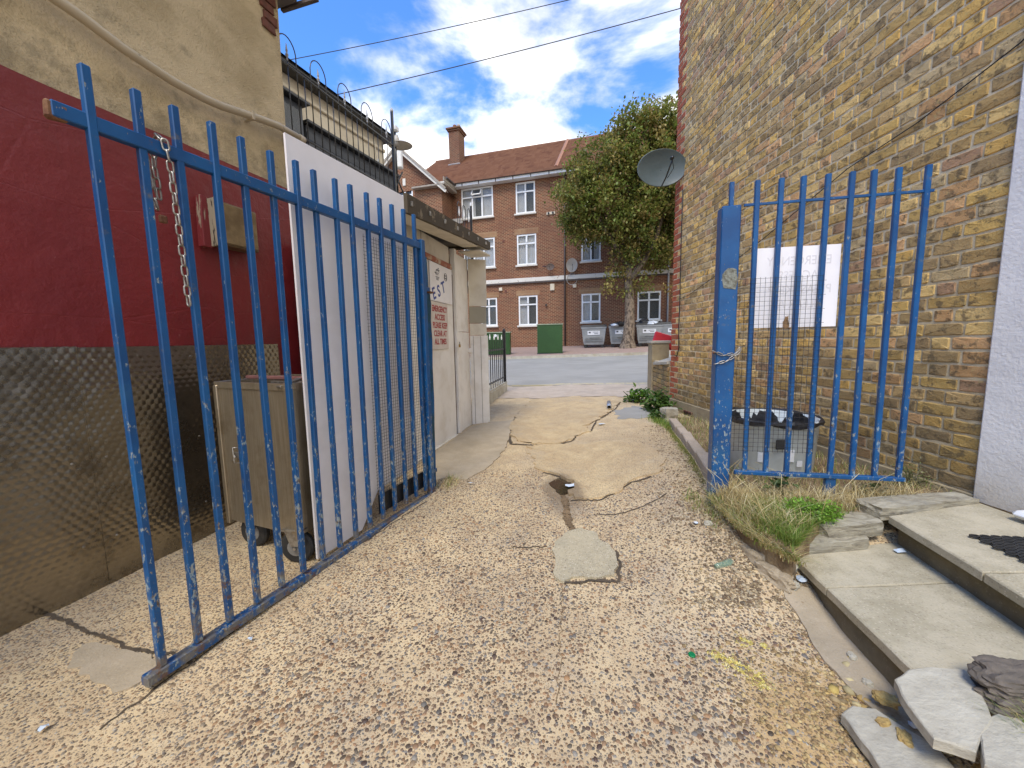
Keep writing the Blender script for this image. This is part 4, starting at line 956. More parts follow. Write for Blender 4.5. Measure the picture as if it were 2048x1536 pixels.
# ------------------------------------------------------------------ hooped railing above the shed roof
def hoop_rail(name, loc, az, n0, n1, label):
    t = empty(name, loc, az, label, 'railing')
    L = -1.55; pitch = .312
    MB().box((L/2, 0, 0), (-L, .012, .016), bev=.002).build('top_rail', M['black'], t)
    MB().box((L/2, 0, -.50), (-L, .012, .016), bev=.002).build('lower_rail', M['black'], t)
    post = MB().box((.015, 0, -.13), (.026, .026, .98), bev=.003).build('end_post', M['black'], t)
    MB().lathe([(.016, 0), (.019, .012), (.012, .035), (.003, .045)], 10, (.015, 0, .355)).build('post_cap', M['lead'], post)
    for i in range(5):
        c = -.10-i*pitch
        pts = [(c-.085, 0, -.62), (c-.085, 0, .06)]+[(c-.085*math.cos(a), 0, .10+.115*math.sin(a)) for a in np.linspace(.15, math.pi-.15, 11)]+[(c+.085, 0, .06), (c+.085, 0, -.62)]
        MB().tube(pts, .0045, 6).build('hoop', M['black'], t, smooth=True)
        r_ = MB().tube([(c, 0, -.62), (c, 0, .03)], .0045, 6).build('rod', M['black'], t, smooth=True)
        MB().lathe([(.004, 0), (.009, .01), (.004, .02), (.010, .032), (.013, .045), (.006, .06), (.009, .075), (.002, .13)], 8, (c, 0, .03)).build('finial', M['lead'], r_)
        if i: 
            c2 = c+pitch/2-.0; MB().tube([(c2, 0, -.62), (c2, 0, .0)], .0045, 6).build('rod', M['black'], t, smooth=True)
    return t
hoop_rail('hooped_railing', (-1.297, 4.6, 3.396), 19.3, 0, 5, 'black iron railing with hooped tops and spear finials above the shed')
t = empty('hooped_railing', (-.70, 7.3, 2.55), 19.3, 'short black hooped railing end with white finial tips behind the shed roof edge', 'railing')
for i in range(3):
    c = -.08-i*.19
    MB().tube([(c-.06, 0, -.5), (c-.06, 0, .9)]+[(c-.06*math.cos(a), 0, .93+.08*math.sin(a)) for a in np.linspace(.2, 2.9, 8)]+[(c+.06, 0, .9), (c+.06, 0, -.5)], .006, 6).build('hoop', M['black'], t, smooth=True)
    r_ = MB().tube([(c, 0, -.5), (c, 0, .80)], .006, 6).build('rod', M['black'], t, smooth=True); MB().lathe([(.006, 0), (.016, .05), (.003, .16)], 8, (c, 0, .78)).build('finial', M['upvc'], r_)
MB().box((.03, 0, .3), (.03, .03, 1.6), bev=.003).build('end_post', M['black'], t); MB().box((.03, 0, 1.12), (.035, .035, .06), bev=.005).build('post_cap', M['upvc'], t)

# ------------------------------------------------------------------ cream house behind with black eaves
def cream_house():
    h = empty('cream_house', (-2.74, 9.0, 0), 22, 'cream rendered house with black eaves behind the hooped railing', 'house')
    MB().box((-3.9, 2.5, 2.8), (7.8, 5, 5.6)).build('wall', M['cream_house'], h)
    MB().box((-3.9, -.03, 5.38), (7.8, .05, .06), bev=.01).build('cornice', M['cream_house'], h)
    MB().box((-3.85, -.13, 5.64), (8.0, .26, .11), bev=.015).build('gutter', M['black'], h)
    k = MB(); x0, x1 = -7.9, .2
    k.add([(x0, -.3, 5.65), (x1, -.3, 5.65), (x1-.9, 2.4, 7.5), (x0, 2.4, 7.5), (x1, 5.2, 5.65), (x0, 5.2, 5.65)], [(0, 1, 2, 3), (1, 4, 2), (2, 4, 5, 3)])
    k.build('roof', M['slate'], h)
    # dark clad bay with its own boarded roof
    MB().box((-.95, -.06, 4.40), (2.35, .12, 1.0)).build('bay', M['slate'], h)
    for i in range(7): MB().box((-.95, -.13, 3.95+.13*i), (2.37, .03, .12), bev=.004, rot=Matrix.Rotation(R(7), 3, 'X')).build('slate_course', M['slate'], h)
    MB().box((-.95, -.10, 4.93), (2.45, .26, .05), bev=.01).build('bay_roof', M['black'], h)
    w = MB().box((-2.52, -.12, 4.62), (.52, .2, .95), bev=.01).build('dormer_window', M['slate'], h)
    MB().box((-2.52, -.23, 4.62), (.38, .012, .74)).build('pane', M['glass'], w); MB().box((-2.52, -.2, 5.12), (.62, .30, .05), bev=.01).build('dormer_roof', M['black'], w)
    c = MB()
    c.tube([(-.35, -.05, 5.45), (-.30, -.06, 5.1), (-.34, -.06, 4.9), (-.15, -.06, 4.75)], .012, 6); c.build('cable', M['shed_cream'], h)
    c = MB().box((-.28, -.06, 5.05), (.05, .05, .12), bev=.01).build('junction_box', M['upvc'], h)
cream_house()
t = empty('aerial_mast', (-1.36, 4.95, 3.0), 19, 'small dish and lamp on a black bracket by the end of the hooped railing', 'aerial')
MB().tube([(0, 0, 0), (0, 0, .78)], .012, 8).build('mast', M['black'], t, smooth=True)
MB().lathe([(.002, .012), (.05, .016), (.10, .03), (.145, .055), (.147, .058), (.10, .036), (.05, .022), (.002, .018)], 20, (.10, .0, .66), rot=Matrix.Rotation(R(175), 3, 'Y')).build('small_dish', M['dish_light'], t, smooth=True)
MB().box((-.01, -.02, .74), (.08, .05, .06), bev=.01).build('lamp', M['upvc'], t)
MB().lathe([(.03, -.08), (.035, 0), (.02, .05)], 12, (.0, -.02, .62)).build('horn', M['dish_light'], t, smooth=True)
for q in (((-.05, 0, .05), (.12, 0, .30)), ((.12, 0, .05), (-.08, 0, .28))): MB().tube([(q[0]), (q[1])], .010, 6).build('brace', M['black'], t)
t = MB().box((-2.30, 8.55, 5.05), (.16, .12, .42), bev=.015).build('alarm_box', M['upvc'], label='white wall box high up at the corner of the cream house', cat='box')

# ------------------------------------------------------------------ right brick wall
RW = (2.43, 1.94, 0); RAZ = -2.5
def brick_wall():
    w = empty('brick_house', RW, RAZ, 'tall yellow stock brick side wall of the house on the right', 'house')
    L = 3.545; zb, zt = .33, 6.8              # local +X away from camera, +Y towards the alley
    k = MB(); k.box((L/2, -2.5, (zb+zt)/2), (L-.004, 5., zt-zb)); k.build('wall_core', M['mortar'], w)
    pl = MB().box((L/2, -.095, .10), (L+.01, .22, .455), bev=.006).build('plinth', M['plinth'], w)
    MB().box((2.99, .018, .185), (.22, .012, .09), bev=.002).build('air_vent', M['old_red'], w)
    k = MB(); 
    for i in range(4): k.box((2.99, .026, .155+.02*i), (.19, .006, .008))
    k.build('vent_slats', M['black'], w)
    # bricks: flemish-like bond
    random.seed(21); course, jn = .075, .0105; recs = []
    nrow = int((zt-zb)/course)
    for r in range(nrow):
        z = zb+course*(r+.5)+.002; x = .004-random.random()*.02; st = r % 2; first = True
        qx = L-(.215 if r % 2 else .11)         # quoin start
        k_ = st; x = -.01 if st else -.0
        pattern = random.random() < .0
        while x < qx-.03:
            ln = .088 if (k_ % 2) else .180
            if first and st: ln = .137
            first = False; k_ += 1
            e = min(x+ln, qx-jn)
            if qx-jn-e < .035: e = qx-jn
            if e-x > .02: recs.append((x, e, z, 0))
            x = e+jn
        recs.append((qx, L+.004, z, 1))
    # the brick's size in the picture decides which 300 are single parts
    az = R(RAZ); ux, uy = math.sin(az), math.cos(az)
    def size(rc):
        xc = (rc[0]+rc[1])/2; X = RW[0]+ux*xc; Y = RW[1]+uy*xc
        px = X/Y; vis = (Y > .3) and px < 1.36 and (rc[2]-1.17)/Y < 1.02-.11*1+.0
        a = (rc[1]-rc[0])*2.3/(Y*Y)/Y
        return -a if vis else 0
    yb = [q for q in recs if q[3] == 0]; rest = [q for q in recs if q[3] == 1]
    yb.sort(key=size)
    near, far = yb[:285], yb[285:]
    variants = {}
    def brick_shape(kb, cx, cz, ln, col=(1, 1, 1), hgt=.0625):
        """face towards +Y, pillowed and uneven"""
        hx, hz = ln/2, hgt/2; pr = random.uniform(.002, .0075); j = lambda s_=.0026: random.uniform(-s_, s_); b = random.uniform(.0025, .0055)
        q_ = lambda: random.choice((.97, .97, .93, .86))
        a1, a2, a3, a4 = q_(), q_(), q_(), q_()
        o = [(-hx+j(), -hz*a1*.93), (-hx*a1, -hz+j()), (-hx*.3, -hz+j(.0035)), (hx*.35, -hz+j(.0035)), (hx*a2, -hz+j()), (hx+j(), -hz*a2*.93), (hx+j(), hz*a3*.93), (hx*a3, hz+j()), (hx*.2, hz+j(.0035)), (-hx*.4, hz+j(.0035)), (-hx*a4, hz+j()), (-hx+j(), hz*a4*.93)]
        n_ = len(o); vs = [(cx+a, -.02, cz+c) for a, c in o]+[(cx+a, pr-.004, cz+c) for a, c in o]
        inn = [(a*(1-b/hx), c*(1-b/hz)) for a, c in o]
        vs += [(cx+a, pr+j(.0022), cz+c) for a, c in inn]+[(cx, pr+j(.002), cz)]
        fs = [(i, i+n_, (i+1) % n_+n_, (i+1) % n_) for i in range(n_)]+[(i+n_, i+2*n_, (i+1) % n_+2*n_, (i+1) % n_+n_) for i in range(n_)]+[(i+2*n_, 3*n_, (i+1) % n_+2*n_) for i in range(n_)]
        kb.add(vs, fs, col)
    for ln in (.088, .180, .137):
        variants[ln] = []
        for q in range(8):
            kb = MB(); brick_shape(kb, 0, 0, ln); variants[ln].append(kb.build('brick', M['brick'], me_only=True))
    for (a, e, z, _) in near:
        ln = e-a; key = min(variants, key=lambda v: abs(v-ln)); o = link('brick', random.choice(variants[key]), w)
        o.location = ((a+e)/2, 0, z+random.uniform(-.001, .001)); o.scale = (ln/key, 1, 1); o.rotation_euler = (0, R(random.uniform(-.5, .5)), 0)
    kb = MB()
    for (a, e, z, _) in far:
        c = random.choice(BRICKS); s_ = random.uniform(.8, 1.15); brick_shape(kb, (a+e)/2, z, e-a, tuple(q*s_ for q in c))
    kb.build('brick_courses', M['brick_far'], w, kind='stuff')
    kb = MB()
    for (a, e, z, _) in rest: brick_shape(kb, (a+e)/2, z, e-a)
    kb.build('red_quoin_courses', M['red_brick'], w, kind='stuff', label='orange-red bricks of the far corner')
    # far end face in red brick
    kb = MB()
    for r in range(nrow):
        for q in range(4): kb.box((L+.006, -.10-.225*q-(.11 if r % 2 else 0), zb+course*(r+.5)), (.016, .21, .064))
    kb.build('red_return_courses', M['red_brick'], w, kind='stuff')
    # white painted part beside the door
    MB().box((-.10, -.04, 1.55), (.216, .12, 2.52), bev=.012).build('painted_reveal', M['white_wall'], w, label='white painted brick reveal at the doorway')
    MB().box((-.33, -.10, 1.60), (.14, .10, 2.6), bev=.006).build('door_frame', M['upvc'], w)
    MB().box((-.95, -.14, 1.55), (1.1, .05, 2.4), bev=.006).build('door', M['upvc'], w)
    MB().box((-.62, .055, .335), (.80, .15, .035), bev=.015).build('door_sill', M['upvc'], w)
    MB().box((-3.2, -.06, 2.2), (3.3, .12, 4.6)).build('side_wall', M['white_wall'], w)
    MB().box((-1.2, -.06, 4.8), (2.4, .12, 4.0)).build('side_wall', M['mortar'], w)
    # cables
    MB().tube([(-.2, .018, 2.66), (.022, .016, 2.522), (.45, .016, 2.40), (.894, .016, 2.332), (1.7, .016, 2.08), (2.5, .016, 1.86), (3.07, .016, 1.723), (3.30, .016, 1.70)], .0035, 6).build('cable', M['cable'], w, smooth=True)
    MB().tube([(3.31, .016, 3.1), (3.315, .018, 2.6), (3.31, .018, 2.0), (3.30, .018, 1.7), (3.31, .018, 1.3), (3.29, .018, 1.05), (3.34, .02, .93), (3.42, .02, .95)], .006, 6).build('cable', M['cable'], w, smooth=True)
brick_wall()
# satellite dish on the corner
def sat_dish(name, loc, az, rx, rz, mat, label, wall=(.32, 0, 0), tilt=8, loop=False):
    t = empty(name, loc, az, label, 'satellite dish')
    n = 36; k = MB(); rings = [0, .35, .65, .85, .97, 1.0]; vs = []
    for f in rings:
        for i in range(n): a = 2*math.pi*i/n; vs.append((rx*f*math.cos(a), .055*(1-f*f)*rx/.3, rz*f*math.sin(a)))
    m_ = len(vs)
    for f in rings[::-1]:
        for i in range(n): a = 2*math.pi*i/n; vs.append((rx*f*math.cos(a)*1.012, .055*(1-f*f)*rx/.3+.008, rz*f*math.sin(a)*1.012))
    fs = [(l*n+i, l*n+(i+1) % n, (l+1)*n+(i+1) % n, (l+1)*n+i) for l in range(2*len(rings)-1) for i in range(n)]
    k.add(vs, fs); d = k.build('reflector', mat, t, smooth=True)
    d.rotation_euler = (R(tilt), 0, 0)
    MB().tube([(rx*.02, .03, -rz*.98), (rx*.05, -rx*.35, -rz*.72), (rx*.12, -rx*.85, -rz*.05)], rx*.028, 8).build('arm', M['black'], t, smooth=True)
    MB().lathe([(rx*.05, 0), (rx*.07, rx*.05), (rx*.07, rx*.13), (rx*.04, rx*.2)], 12, (rx*.10, -rx*.92, -rz*.0), rot=Matrix.Rotation(R(-90), 3, 'X')).build('receiver', M['black'], t, smooth=True)
    MB().tube([(rx*.12, -rx*.8, -rz*.02), (rx*.25, -rx*.6, -rz*.4), (rx*.12, -rx*.3, -rz*.75)], rx*.014, 6).build('lead', M['cable'], t, smooth=True)
    MB().tube([(0, .06, 0), (0, .13, -.02), wall], .014, 8).build('wall_bracket', M['black'], t, smooth=True)
    return t
sat_dish('satellite_dish', (1.995, 5.25, 3.375), 93, .315, .222, M['dish'], 'large dark grey satellite dish on the corner of the yellow brick wall', (.30, .20, -.08))

# ------------------------------------------------------------------ verge, edging, steps
vz = lambda x, y: float(np.interp(y, [1.3, 1.55, 2.1, 3.0, 5.3], [.19, .245, .285, .245, .15]))
vpoly = [(1.19, 1.56), (1.13, 1.80), (1.15, 2.15), (1.33, 2.5), (1.53, 3.2), (1.73, 3.9), (1.89, 4.45), (2.10, 5.2), (2.30, 5.25), (2.33, 4.2), (2.38, 3.1), (2.43, 2.0), (2.0, 1.93), (1.75, 1.88), (1.42, 1.74)]
def verge():
    P = smooth_poly(vpoly, 11, .012); bm = bmesh.new(); vs = [bm.verts.new((x, y, 0)) for x, y in P]; f = bm.faces.new(vs); bmesh.ops.triangulate(bm, faces=[f])
    for _ in range(4):
        es = [e for e in bm.edges if not e.is_boundary and e.calc_length() > .10]
        if es: bmesh.ops.subdivide_edges(bm, edges=es, cuts=1); bmesh.ops.triangulate(bm, faces=bm.faces[:])
    ret = bmesh.ops.extrude_edge_only(bm, edges=[e for e in bm.edges if e.is_boundary]); low = {v for v in ret['geom'] if isinstance(v, bmesh.types.BMVert)}
    for v in bm.verts:
        x, y = v.co.x, v.co.y
        v.co.z = (gzf(x, y)-.03) if v in low else vz(x, y)+.02*mnoise.noise(Vector((x*7, y*7, 2)))
    bmesh.ops.recalc_face_normals(bm, faces=bm.faces); me = bpy.data.meshes.new('verge'); bm.to_mesh(me); bm.free(); me.materials.append(M['soil'])
    return link('verge', me, kind='structure')
verge()
def blob_stone(name, c, r, mat, seed, rz=0, boxy=.45, parent=None, **kw):
    bm = bmesh.new(); bmesh.ops.create_icosphere(bm, subdivisions=4, radius=1)
    for v in bm.verts:
        p = v.co.copy(); mx_ = max(abs(p.x), abs(p.y), abs(p.z)); p = p*(1-boxy)+(p/mx_)*boxy
        q = 1+mnoise.noise(Vector((p.x*1.6+seed*2.3, p.y*1.6, p.z*1.6)))*.28+mnoise.noise(Vector((p.x*4+seed, p.y*4, p.z*5)))*.13+mnoise.noise(Vector((p.x*11+seed, p.y*11, p.z*14)))*.05
        v.co = Vector((p.x*r[0], p.y*r[1], p.z*r[2]))*q
    me = bpy.data.meshes.new(name); bm.to_mesh(me); bm.free(); me.materials.append(M[mat]); o = link(name, me, parent, c, **kw); o.rotation_euler = (0, 0, R(rz)); return o
def rock(name, c, d, rz=0, seed=0, mat='stone', parent=None, sub=2, rough=.12, flat=True, **kw):
    bm = bmesh.new(); bmesh.ops.create_cube(bm, size=1)
    bmesh.ops.subdivide_edges(bm, edges=bm.edges[:], cuts=3, use_grid_fill=True)
    for v in bm.verts:
        p = v.co.copy(); q = p*1.0
        m_ = max(abs(p.x), abs(p.y)); rr = 1-.18*max(0, (abs(p.x)+abs(p.y))-.75)
        n = mnoise.noise_vector(Vector((p.x*2.2+seed*3.1, p.y*2.2, p.z*2.2+seed)))
        n2 = mnoise.noise_vector(Vector((p.x*7+seed, p.y*7, p.z*7)))
        q = Vector((p.x*rr, p.y*rr, p.z*(1-.1*max(0, m_-.38)*6))) + n*rough + n2*rough*.35
        v.co = Vector((q.x*d[0], q.y*d[1], q.z*d[2]))
    bmesh.ops.recalc_face_normals(bm, faces=bm.faces); me = bpy.data.meshes.new(name); bm.to_mesh(me); bm.free(); me.materials.append(M[mat])
    o = link(name, me, parent, c, **kw); o.rotation_euler = (R(kw.get('rx', 0)) if False else 0, 0, R(rz)); return o
# edging stones along the verge
ed = empty('edging', (1.5, 3.2, .2), 90, 'curving row of pale edging blocks between the alley and the weedy verge', 'edging')
E_ = [(1.30, 2.40), (1.44, 2.86), (1.545, 3.24), (1.66, 3.62), (1.75, 3.95), (1.83, 4.22), (1.90, 4.48)]
for i in range(len(E_)-1):
    a, b = E_[i], E_[i+1]; L = math.hypot(b[0]-a[0], b[1]-a[1]); cx, cy = (a[0]+b[0])/2, (a[1]+b[1])/2
    z = (vz(cx, cy)+gzf(cx-.1, cy))/2+.035
    k = MB().box((0, 0, 0), (L-.012, .085, .17), bev=.008, jit=.004).build('edging_block', M['kerb_pink'] if 'kerb_pink' in M else M['kerb'], ed)
    k.location = (cx-1.5, cy-3.2, z-.2-.085+.03); k.rotation_euler = (0, 0, math.atan2(b[1]-a[1], b[0]-a[0]))
rock('stone_lump', (1.95, 4.72, .24), (.17, .15, .16), 10, 31, 'kerb', label='pale squarish stone at the far end of the edging', cat='stone')
# broken cement lip holding the near end of the verge
random.seed(9)
lip = empty('broken_kerb', (1.12, 1.75, .15), 90, 'broken cement lip at the near corner of the weedy bed', 'kerb')
for i, (x, y, L, h, a) in enumerate(((1.12, 1.97, .20, .11, 84), (1.125, 1.77, .19, .10, 98), (1.16, 1.62, .14, .09, 118))):
    blob_stone('kerb_piece', (x-1.12, y-1.75, .135-.15-.02*i), (L*.52, .028, h*.5), 'apron', i+3, a, .75, lip)
def steps():
    s = empty('door_steps', (1.5, 1.4, .1), 90, 'two wide concrete slab steps leading up to the white doorway', 'steps')
    T = Matrix.Translation((-1.5, -1.4, -.1))
    def quad(name, P, zt, th, mat, bev=.006, sd=0):
        k = MB(); Q = []
        n = len(P)
        for i in range(n):
            a, b = P[i], P[(i+1) % n]; m_ = max(2, int(math.hypot(b[0]-a[0], b[1]-a[1])/.06))
            for j in range(m_): t = j/m_; w = .006*mnoise.noise(Vector((i*9+t*m_*1.3, sd, 0))); Q.append((a[0]+(b[0]-a[0])*t-1.5+w, a[1]+(b[1]-a[1])*t-1.4+w))
        if sum(Q[i-1][0]*Q[i][1]-Q[i][0]*Q[i-1][1] for i in range(len(Q))) < 0: Q.reverse()
        k.prism(Q, zt-th-.1, zt-.1, bev); return k.build(name, mat, s)
    # lower step: two slabs with a joint, brick riser below
    quad('slab', [(1.295, 1.711), (1.875, 1.788), (1.858, 1.475), (1.256, 1.455)], .16, .035, M['step'], sd=1)
    quad('slab', [(1.255, 1.447), (1.858, 1.467), (1.78, .90), (1.40, .90), (1.193, 1.035)], .162, .035, M['step'], sd=2)
    quad('riser', [(1.32, 1.70), (1.37, 1.70), (1.28, 1.0), (1.215, 1.05)], .124, .16, M['riser'], 0)
    quad('infill', [(1.35, 1.75), (2.3, 1.85), (2.3, .6), (1.45, .9), (1.27, 1.03)], .120, .15, M['riser'], 0)
    # upper step
    quad('slab', [(1.815, 1.778), (2.405, 1.905), (2.40, 1.30), (1.715, 1.325)], .30, .036, M['step'], sd=3)
    quad('slab', [(1.714, 1.317), (2.40, 1.292), (2.38, .55), (1.53, .60)], .301, .036, M['step'], sd=4)
    quad('riser', [(1.86, 1.77), (2.40, 1.88), (2.38, .6), (1.60, .62)], .263, .14, M['riser'], 0)
steps()
# flat stones between verge and steps
FS = 'rough flat stones laid along the back of the steps'
rock('flat_stone', (1.63, 1.815, .235), (.32, .13, .075), 8, 1, rough=.05, label='thick split flat stone resting on the bed left of the upper step', cat='stone', group=FS)
rock('flat_stone', (1.50, 1.755, .185), (.36, .10, .06), 6, 2, rough=.05, label='lowest thin stone at the back edge of the lower step', cat='stone', group=FS)
rock('flat_stone', (1.97, 1.885, .295), (.36, .13, .07), 6, 5, rough=.045, label='long flat stone behind the back corner of the upper step', cat='stone', group=FS)
rock('flat_stone', (2.27, 1.935, .295), (.24, .11, .06), 4, 6, rough=.045, label='shorter flat stone against the foot of the brick wall', cat='stone', group=FS)
# loose slabs in the right foreground
def flag(name, P, z, th, seed, label, tilt=(0, 0), mat='stone'):
    cx = sum(p[0] for p in P)/len(P); cy = sum(p[1] for p in P)/len(P)
    Q = smooth_poly([(x-cx, y-cy) for x, y in P], seed, .004)
    f = lambda x, y: z+tilt[0]*x+tilt[1]*y+.002*mnoise.noise(Vector((x*20, y*20, seed)))
    k = MB().prism(Q, lambda x, y: f(x, y)-th, f, .004); o = k.build(name, M[mat], loc=(cx, cy, 0)); return tag(o, label, 'stone', 'loose slabs and stones beside the lower step')
flag('broken_slab', [(1.078, .975), (1.10, 1.015), (1.165, 1.045), (1.235, 1.045), (1.318, 1.032), (1.29, .97), (1.235, .893), (1.16, .86), (1.116, .833), (1.05, .865), (1.060, .925)], .172, .030, 3, 'large pale broken slab leaning on the end of the lower step', (.06, .10), 'stone_pale')
flag('broken_slab', [(.968, 1.03), (1.02, 1.055), (1.08, 1.045), (1.103, .994), (1.142, .925), (1.125, .85), (.96, .80), (.93, .86), (.955, .93), (.962, .98)], .052, .032, 4, 'pale broken slab lying lowest at the bottom right of the alley', (.04, 0), 'stone_pale')
flag('broken_slab', [(1.150, .855), (1.19, .90), (1.295, .922), (1.345, .88), (1.28, .78), (1.12, .76), (1.10, .80)], .165, .035, 5, 'grey broken slab overlapping in the bottom right corner', (.03, .02), 'stone_pale')
blob_stone('edge_stone', (1.385, .955, .225), (.105, .052, .030), 'stone_dark', 7, -6, label='dark rounded stone on top at the right edge', cat='stone')
blob_stone('edge_stone', (1.375, .940, .178), (.100, .055, .030), 'stone_dark', 8, -14, label='dark stone underneath the rounded one at the right edge', cat='stone')
YS = 'yellow sandstone lumps between the loose slabs'
for i, (x, y, z, dx, a, l) in enumerate(((1.155, .835, .06, .095, 30, 'yellow sandstone lump under the edge of the large pale slab'), (1.06, 1.0, .05, .04, 10, 'small bright yellow lump left of the large pale slab'), (1.14, 1.075, .05, .06, -30, 'orange lump in front of the end of the lower step'), (1.075, .955, .05, .05, 50, 'crumbly yellow lump between the two pale slabs'))):
    blob_stone('sandstone_lump', (x, y, z), (dx*.5, dx*.32, dx*.24), 'sand', 40+i, a, .5, label=l, cat='stone', group=YS)
for i, (x, y, dx, l) in enumerate(((1.245, 1.655, .075, 'pale stone at the top corner of the lower step'), (1.22, 1.575, .045, 'small pinkish stone below the corner of the lower step'), (1.20, 1.26, .035, 'small brown stone on the cement strip'), (1.165, 1.16, .03, 'smaller pale stone on the cement strip'), (1.03, 1.95, .04, 'rounded stone at the foot of the grassy bed'))):
    blob_stone('small_stone', (x, y, gzf(x, y)+dx*.25), (dx*.5, dx*.4, dx*.38), 'stone_pale', 60+i, i*40, .3, label=l, cat='stone', group='small stones along the lower step')
# rubber mat
def rubber_mat():
    t = empty('door_mat', (2.215, 1.335, .3035), 90, 'black rubber honeycomb door mat on the upper step', 'mat')
    k = MB(); p = .042; ang = R(-8)
    c, s_ = math.cos(ang), math.sin(ang)
    for i in range(-9, 8):
        for j in range(-12, 9):
            x = i*p*.95+(p*.475 if j % 2 else 0); y = j*p*.55
            if not (-.29 < x < .28 and -.26 < y < .225): continue
            pts = [(x+p*.40*math.cos(q), y+p*.22*math.sin(q)) for q in np.linspace(0, 2*math.pi, 9)[:-1]]
            k.tube([(a*c-b*s_, a*s_+b*c, .006) for a, b in pts], .0052, 4, closed=True)
    k.build('mat_rings', M['rubber'], t, kind='stuff')
rubber_mat()

# ------------------------------------------------------------------ tub behind the right gate
t = empty('plastic_tub', (1.78, 2.62, .245), 90, 'pale grey plastic tub lined with a black bag behind the right-hand bars', 'tub')
MB().lathe([(.235, -.03), (.25, .0), (.27, .28), (.282, .285), (.282, .30), (.262, .30), (.245, .02), (.01, .01)], 32, (0, 0, 0)).build('tub_body', M['tub'] if 'tub' in M else M['bin_grey'], t, smooth=True)
k = MB(); vs = []; n = 44; random.seed(8)
for ring, (r, z) in enumerate(((.284, .278), (.291, .298), (.284, .307), (.262, .296), (.245, .16), (.02, .12))):
    for i in range(n):
        a = 2*math.pi*i/n; w = 1+.012*math.sin(a*7+ring)+.010*random.uniform(-1, 1); vs.append((r*w*math.cos(a), r*w*math.sin(a), z+.004*math.sin(a*5+ring*2)+random.uniform(-.004, .004)))
k.add(vs, [(l*n+i, l*n+(i+1) % n, (l+1)*n+(i+1) % n, (l+1)*n+i) for l in range(5) for i in range(n)]); k.build('bag_liner', M['bag'], t)
for x, z, w, h in ((-.17, .12, .045, .05), (-.04, .14, .05, .06), (.02, .10, .035, .03)):
    a = math.asin(x/.262); o = MB().box((0, 0, 0), (w, .004, h)).build('label', M['sticker'], t); o.location = (.266*math.sin(a), -.266*math.cos(a), z); o.rotation_euler = (0, 0, a)
k = MB().box((-.10, -.27, .20), (.07, .01, .05), bev=.01).build('handle_hole', M['rubber'], t)

t.scale = (1.02, 1.02, 1.28)
# ------------------------------------------------------------------ vegetation
def blade_mesh(seg=4):
    v = []; 
    for i in range(seg+1):
        t = i/seg; w = (1-t**1.5)*.5+.02; v += [(-w, t*t*.55, t*(1-.25*t)), (w, t*t*.55, t*(1-.25*t))]
    return np.array(v), [(2*i, 2*i+1, 2*i+3, 2*i+2) for i in range(seg)]
bv, bf = blade_mesh()
def grass(name, fn, n, hmin, hmax, wid, pal, zf, seed=1, lean=1.0, **kw):
    g = np.random.default_rng(seed); x, y = fn(g, n); n = len(x); h = g.uniform(hmin, hmax, n); pal = np.array(pal)
    z = np.array([zf(a, b) for a, b in zip(x, y)])
    ln = g.uniform(.4, 1.9, n)*lean
    return scatter(name, bv, bf, np.stack([x, y, z-.004], 1), np.stack([np.full(n, wid)*g.uniform(.6, 1.3, n), h*ln, h], 1), g.uniform(0, 6.28, n), pal[g.integers(0, len(pal), n)]*g.uniform(.75, 1.2, (n, 1)), M['grass'], kind='stuff', **kw)
DRY = [(.66, .52, .24), (.58, .45, .19), (.74, .62, .32), (.46, .34, .15), (.78, .69, .42)]
GRN = [(.16, .27, .03), (.22, .34, .04), (.12, .21, .025), (.28, .36, .07), (.36, .38, .10)]
def in_verge(g, n, cy=None, sd=None, xr=(1.1, 2.45), yr=(1.55, 5.2)):
    x = g.uniform(*xr, n); y = g.uniform(*yr, n) if cy is None else g.normal(cy, sd, n); k_ = inpoly(vpoly, x, y); return x[k_], y[k_]
def clump(cs):
    def f(g, n):
        c = np.array(cs); i = g.integers(0, len(c), n); x = c[i, 0]+g.normal(0, 1, n)*c[i, 2]; y = c[i, 1]+g.normal(0, 1, n)*c[i, 3]; k_ = inpoly(vpoly, x, y); return x[k_], y[k_]
    return f
grass('dry_grass', clump([(1.20, 1.90, .05, .12), (1.30, 1.78, .07, .08), (1.4, 2.02, .14, .06), (1.75, 1.98, .25, .05), (1.22, 2.05, .05, .05), (1.62, 1.95, .12, .05), (2.05, 2.02, .15, .05)]), 3000, .05, .14, .0028, DRY, vz, 1, 1.4)
grass('dry_grass', lambda g, n: in_verge(g, n, yr=(2.2, 5.0)), 5200, .03, .10, .003, DRY+GRN[:3], vz, 2, 1.0)
grass('verge_fringe', lambda g, n: (lambda i, t_: ((lambda E3: (E3[i, 0]+(E3[i+1, 0]-E3[i, 0])*t_+g.normal(0, .014, n), E3[i, 1]+(E3[i+1, 1]-E3[i, 1])*t_+g.normal(0, .014, n)))(np.array([(1.20, 1.55), (1.15, 1.68), (1.125, 1.80), (1.13, 1.95), (1.14, 2.12)]))))(g.integers(0, 4, n), g.uniform(0, 1, n)), 2300, .025, .085, .003, DRY+GRN+DRY, lambda x, y: vz(x, y)-.03, 31, 1.6)
grass('green_grass', clump([(1.37, 1.74, .06, .05), (1.45, 1.80, .08, .05), (1.33, 1.69, .05, .05), (1.52, 1.85, .1, .05), (1.28, 1.66, .04, .05), (1.25, 1.62, .03, .03), (1.22, 1.75, .04, .06), (1.3, 1.9, .06, .05)]), 4600, .04, .10, .003, GRN, vz, 3, 1.2)
grass('green_grass', lambda g, n: in_verge(g, n, yr=(1.9, 5.0)), 1500, .03, .09, .003, GRN, vz, 4, .9)
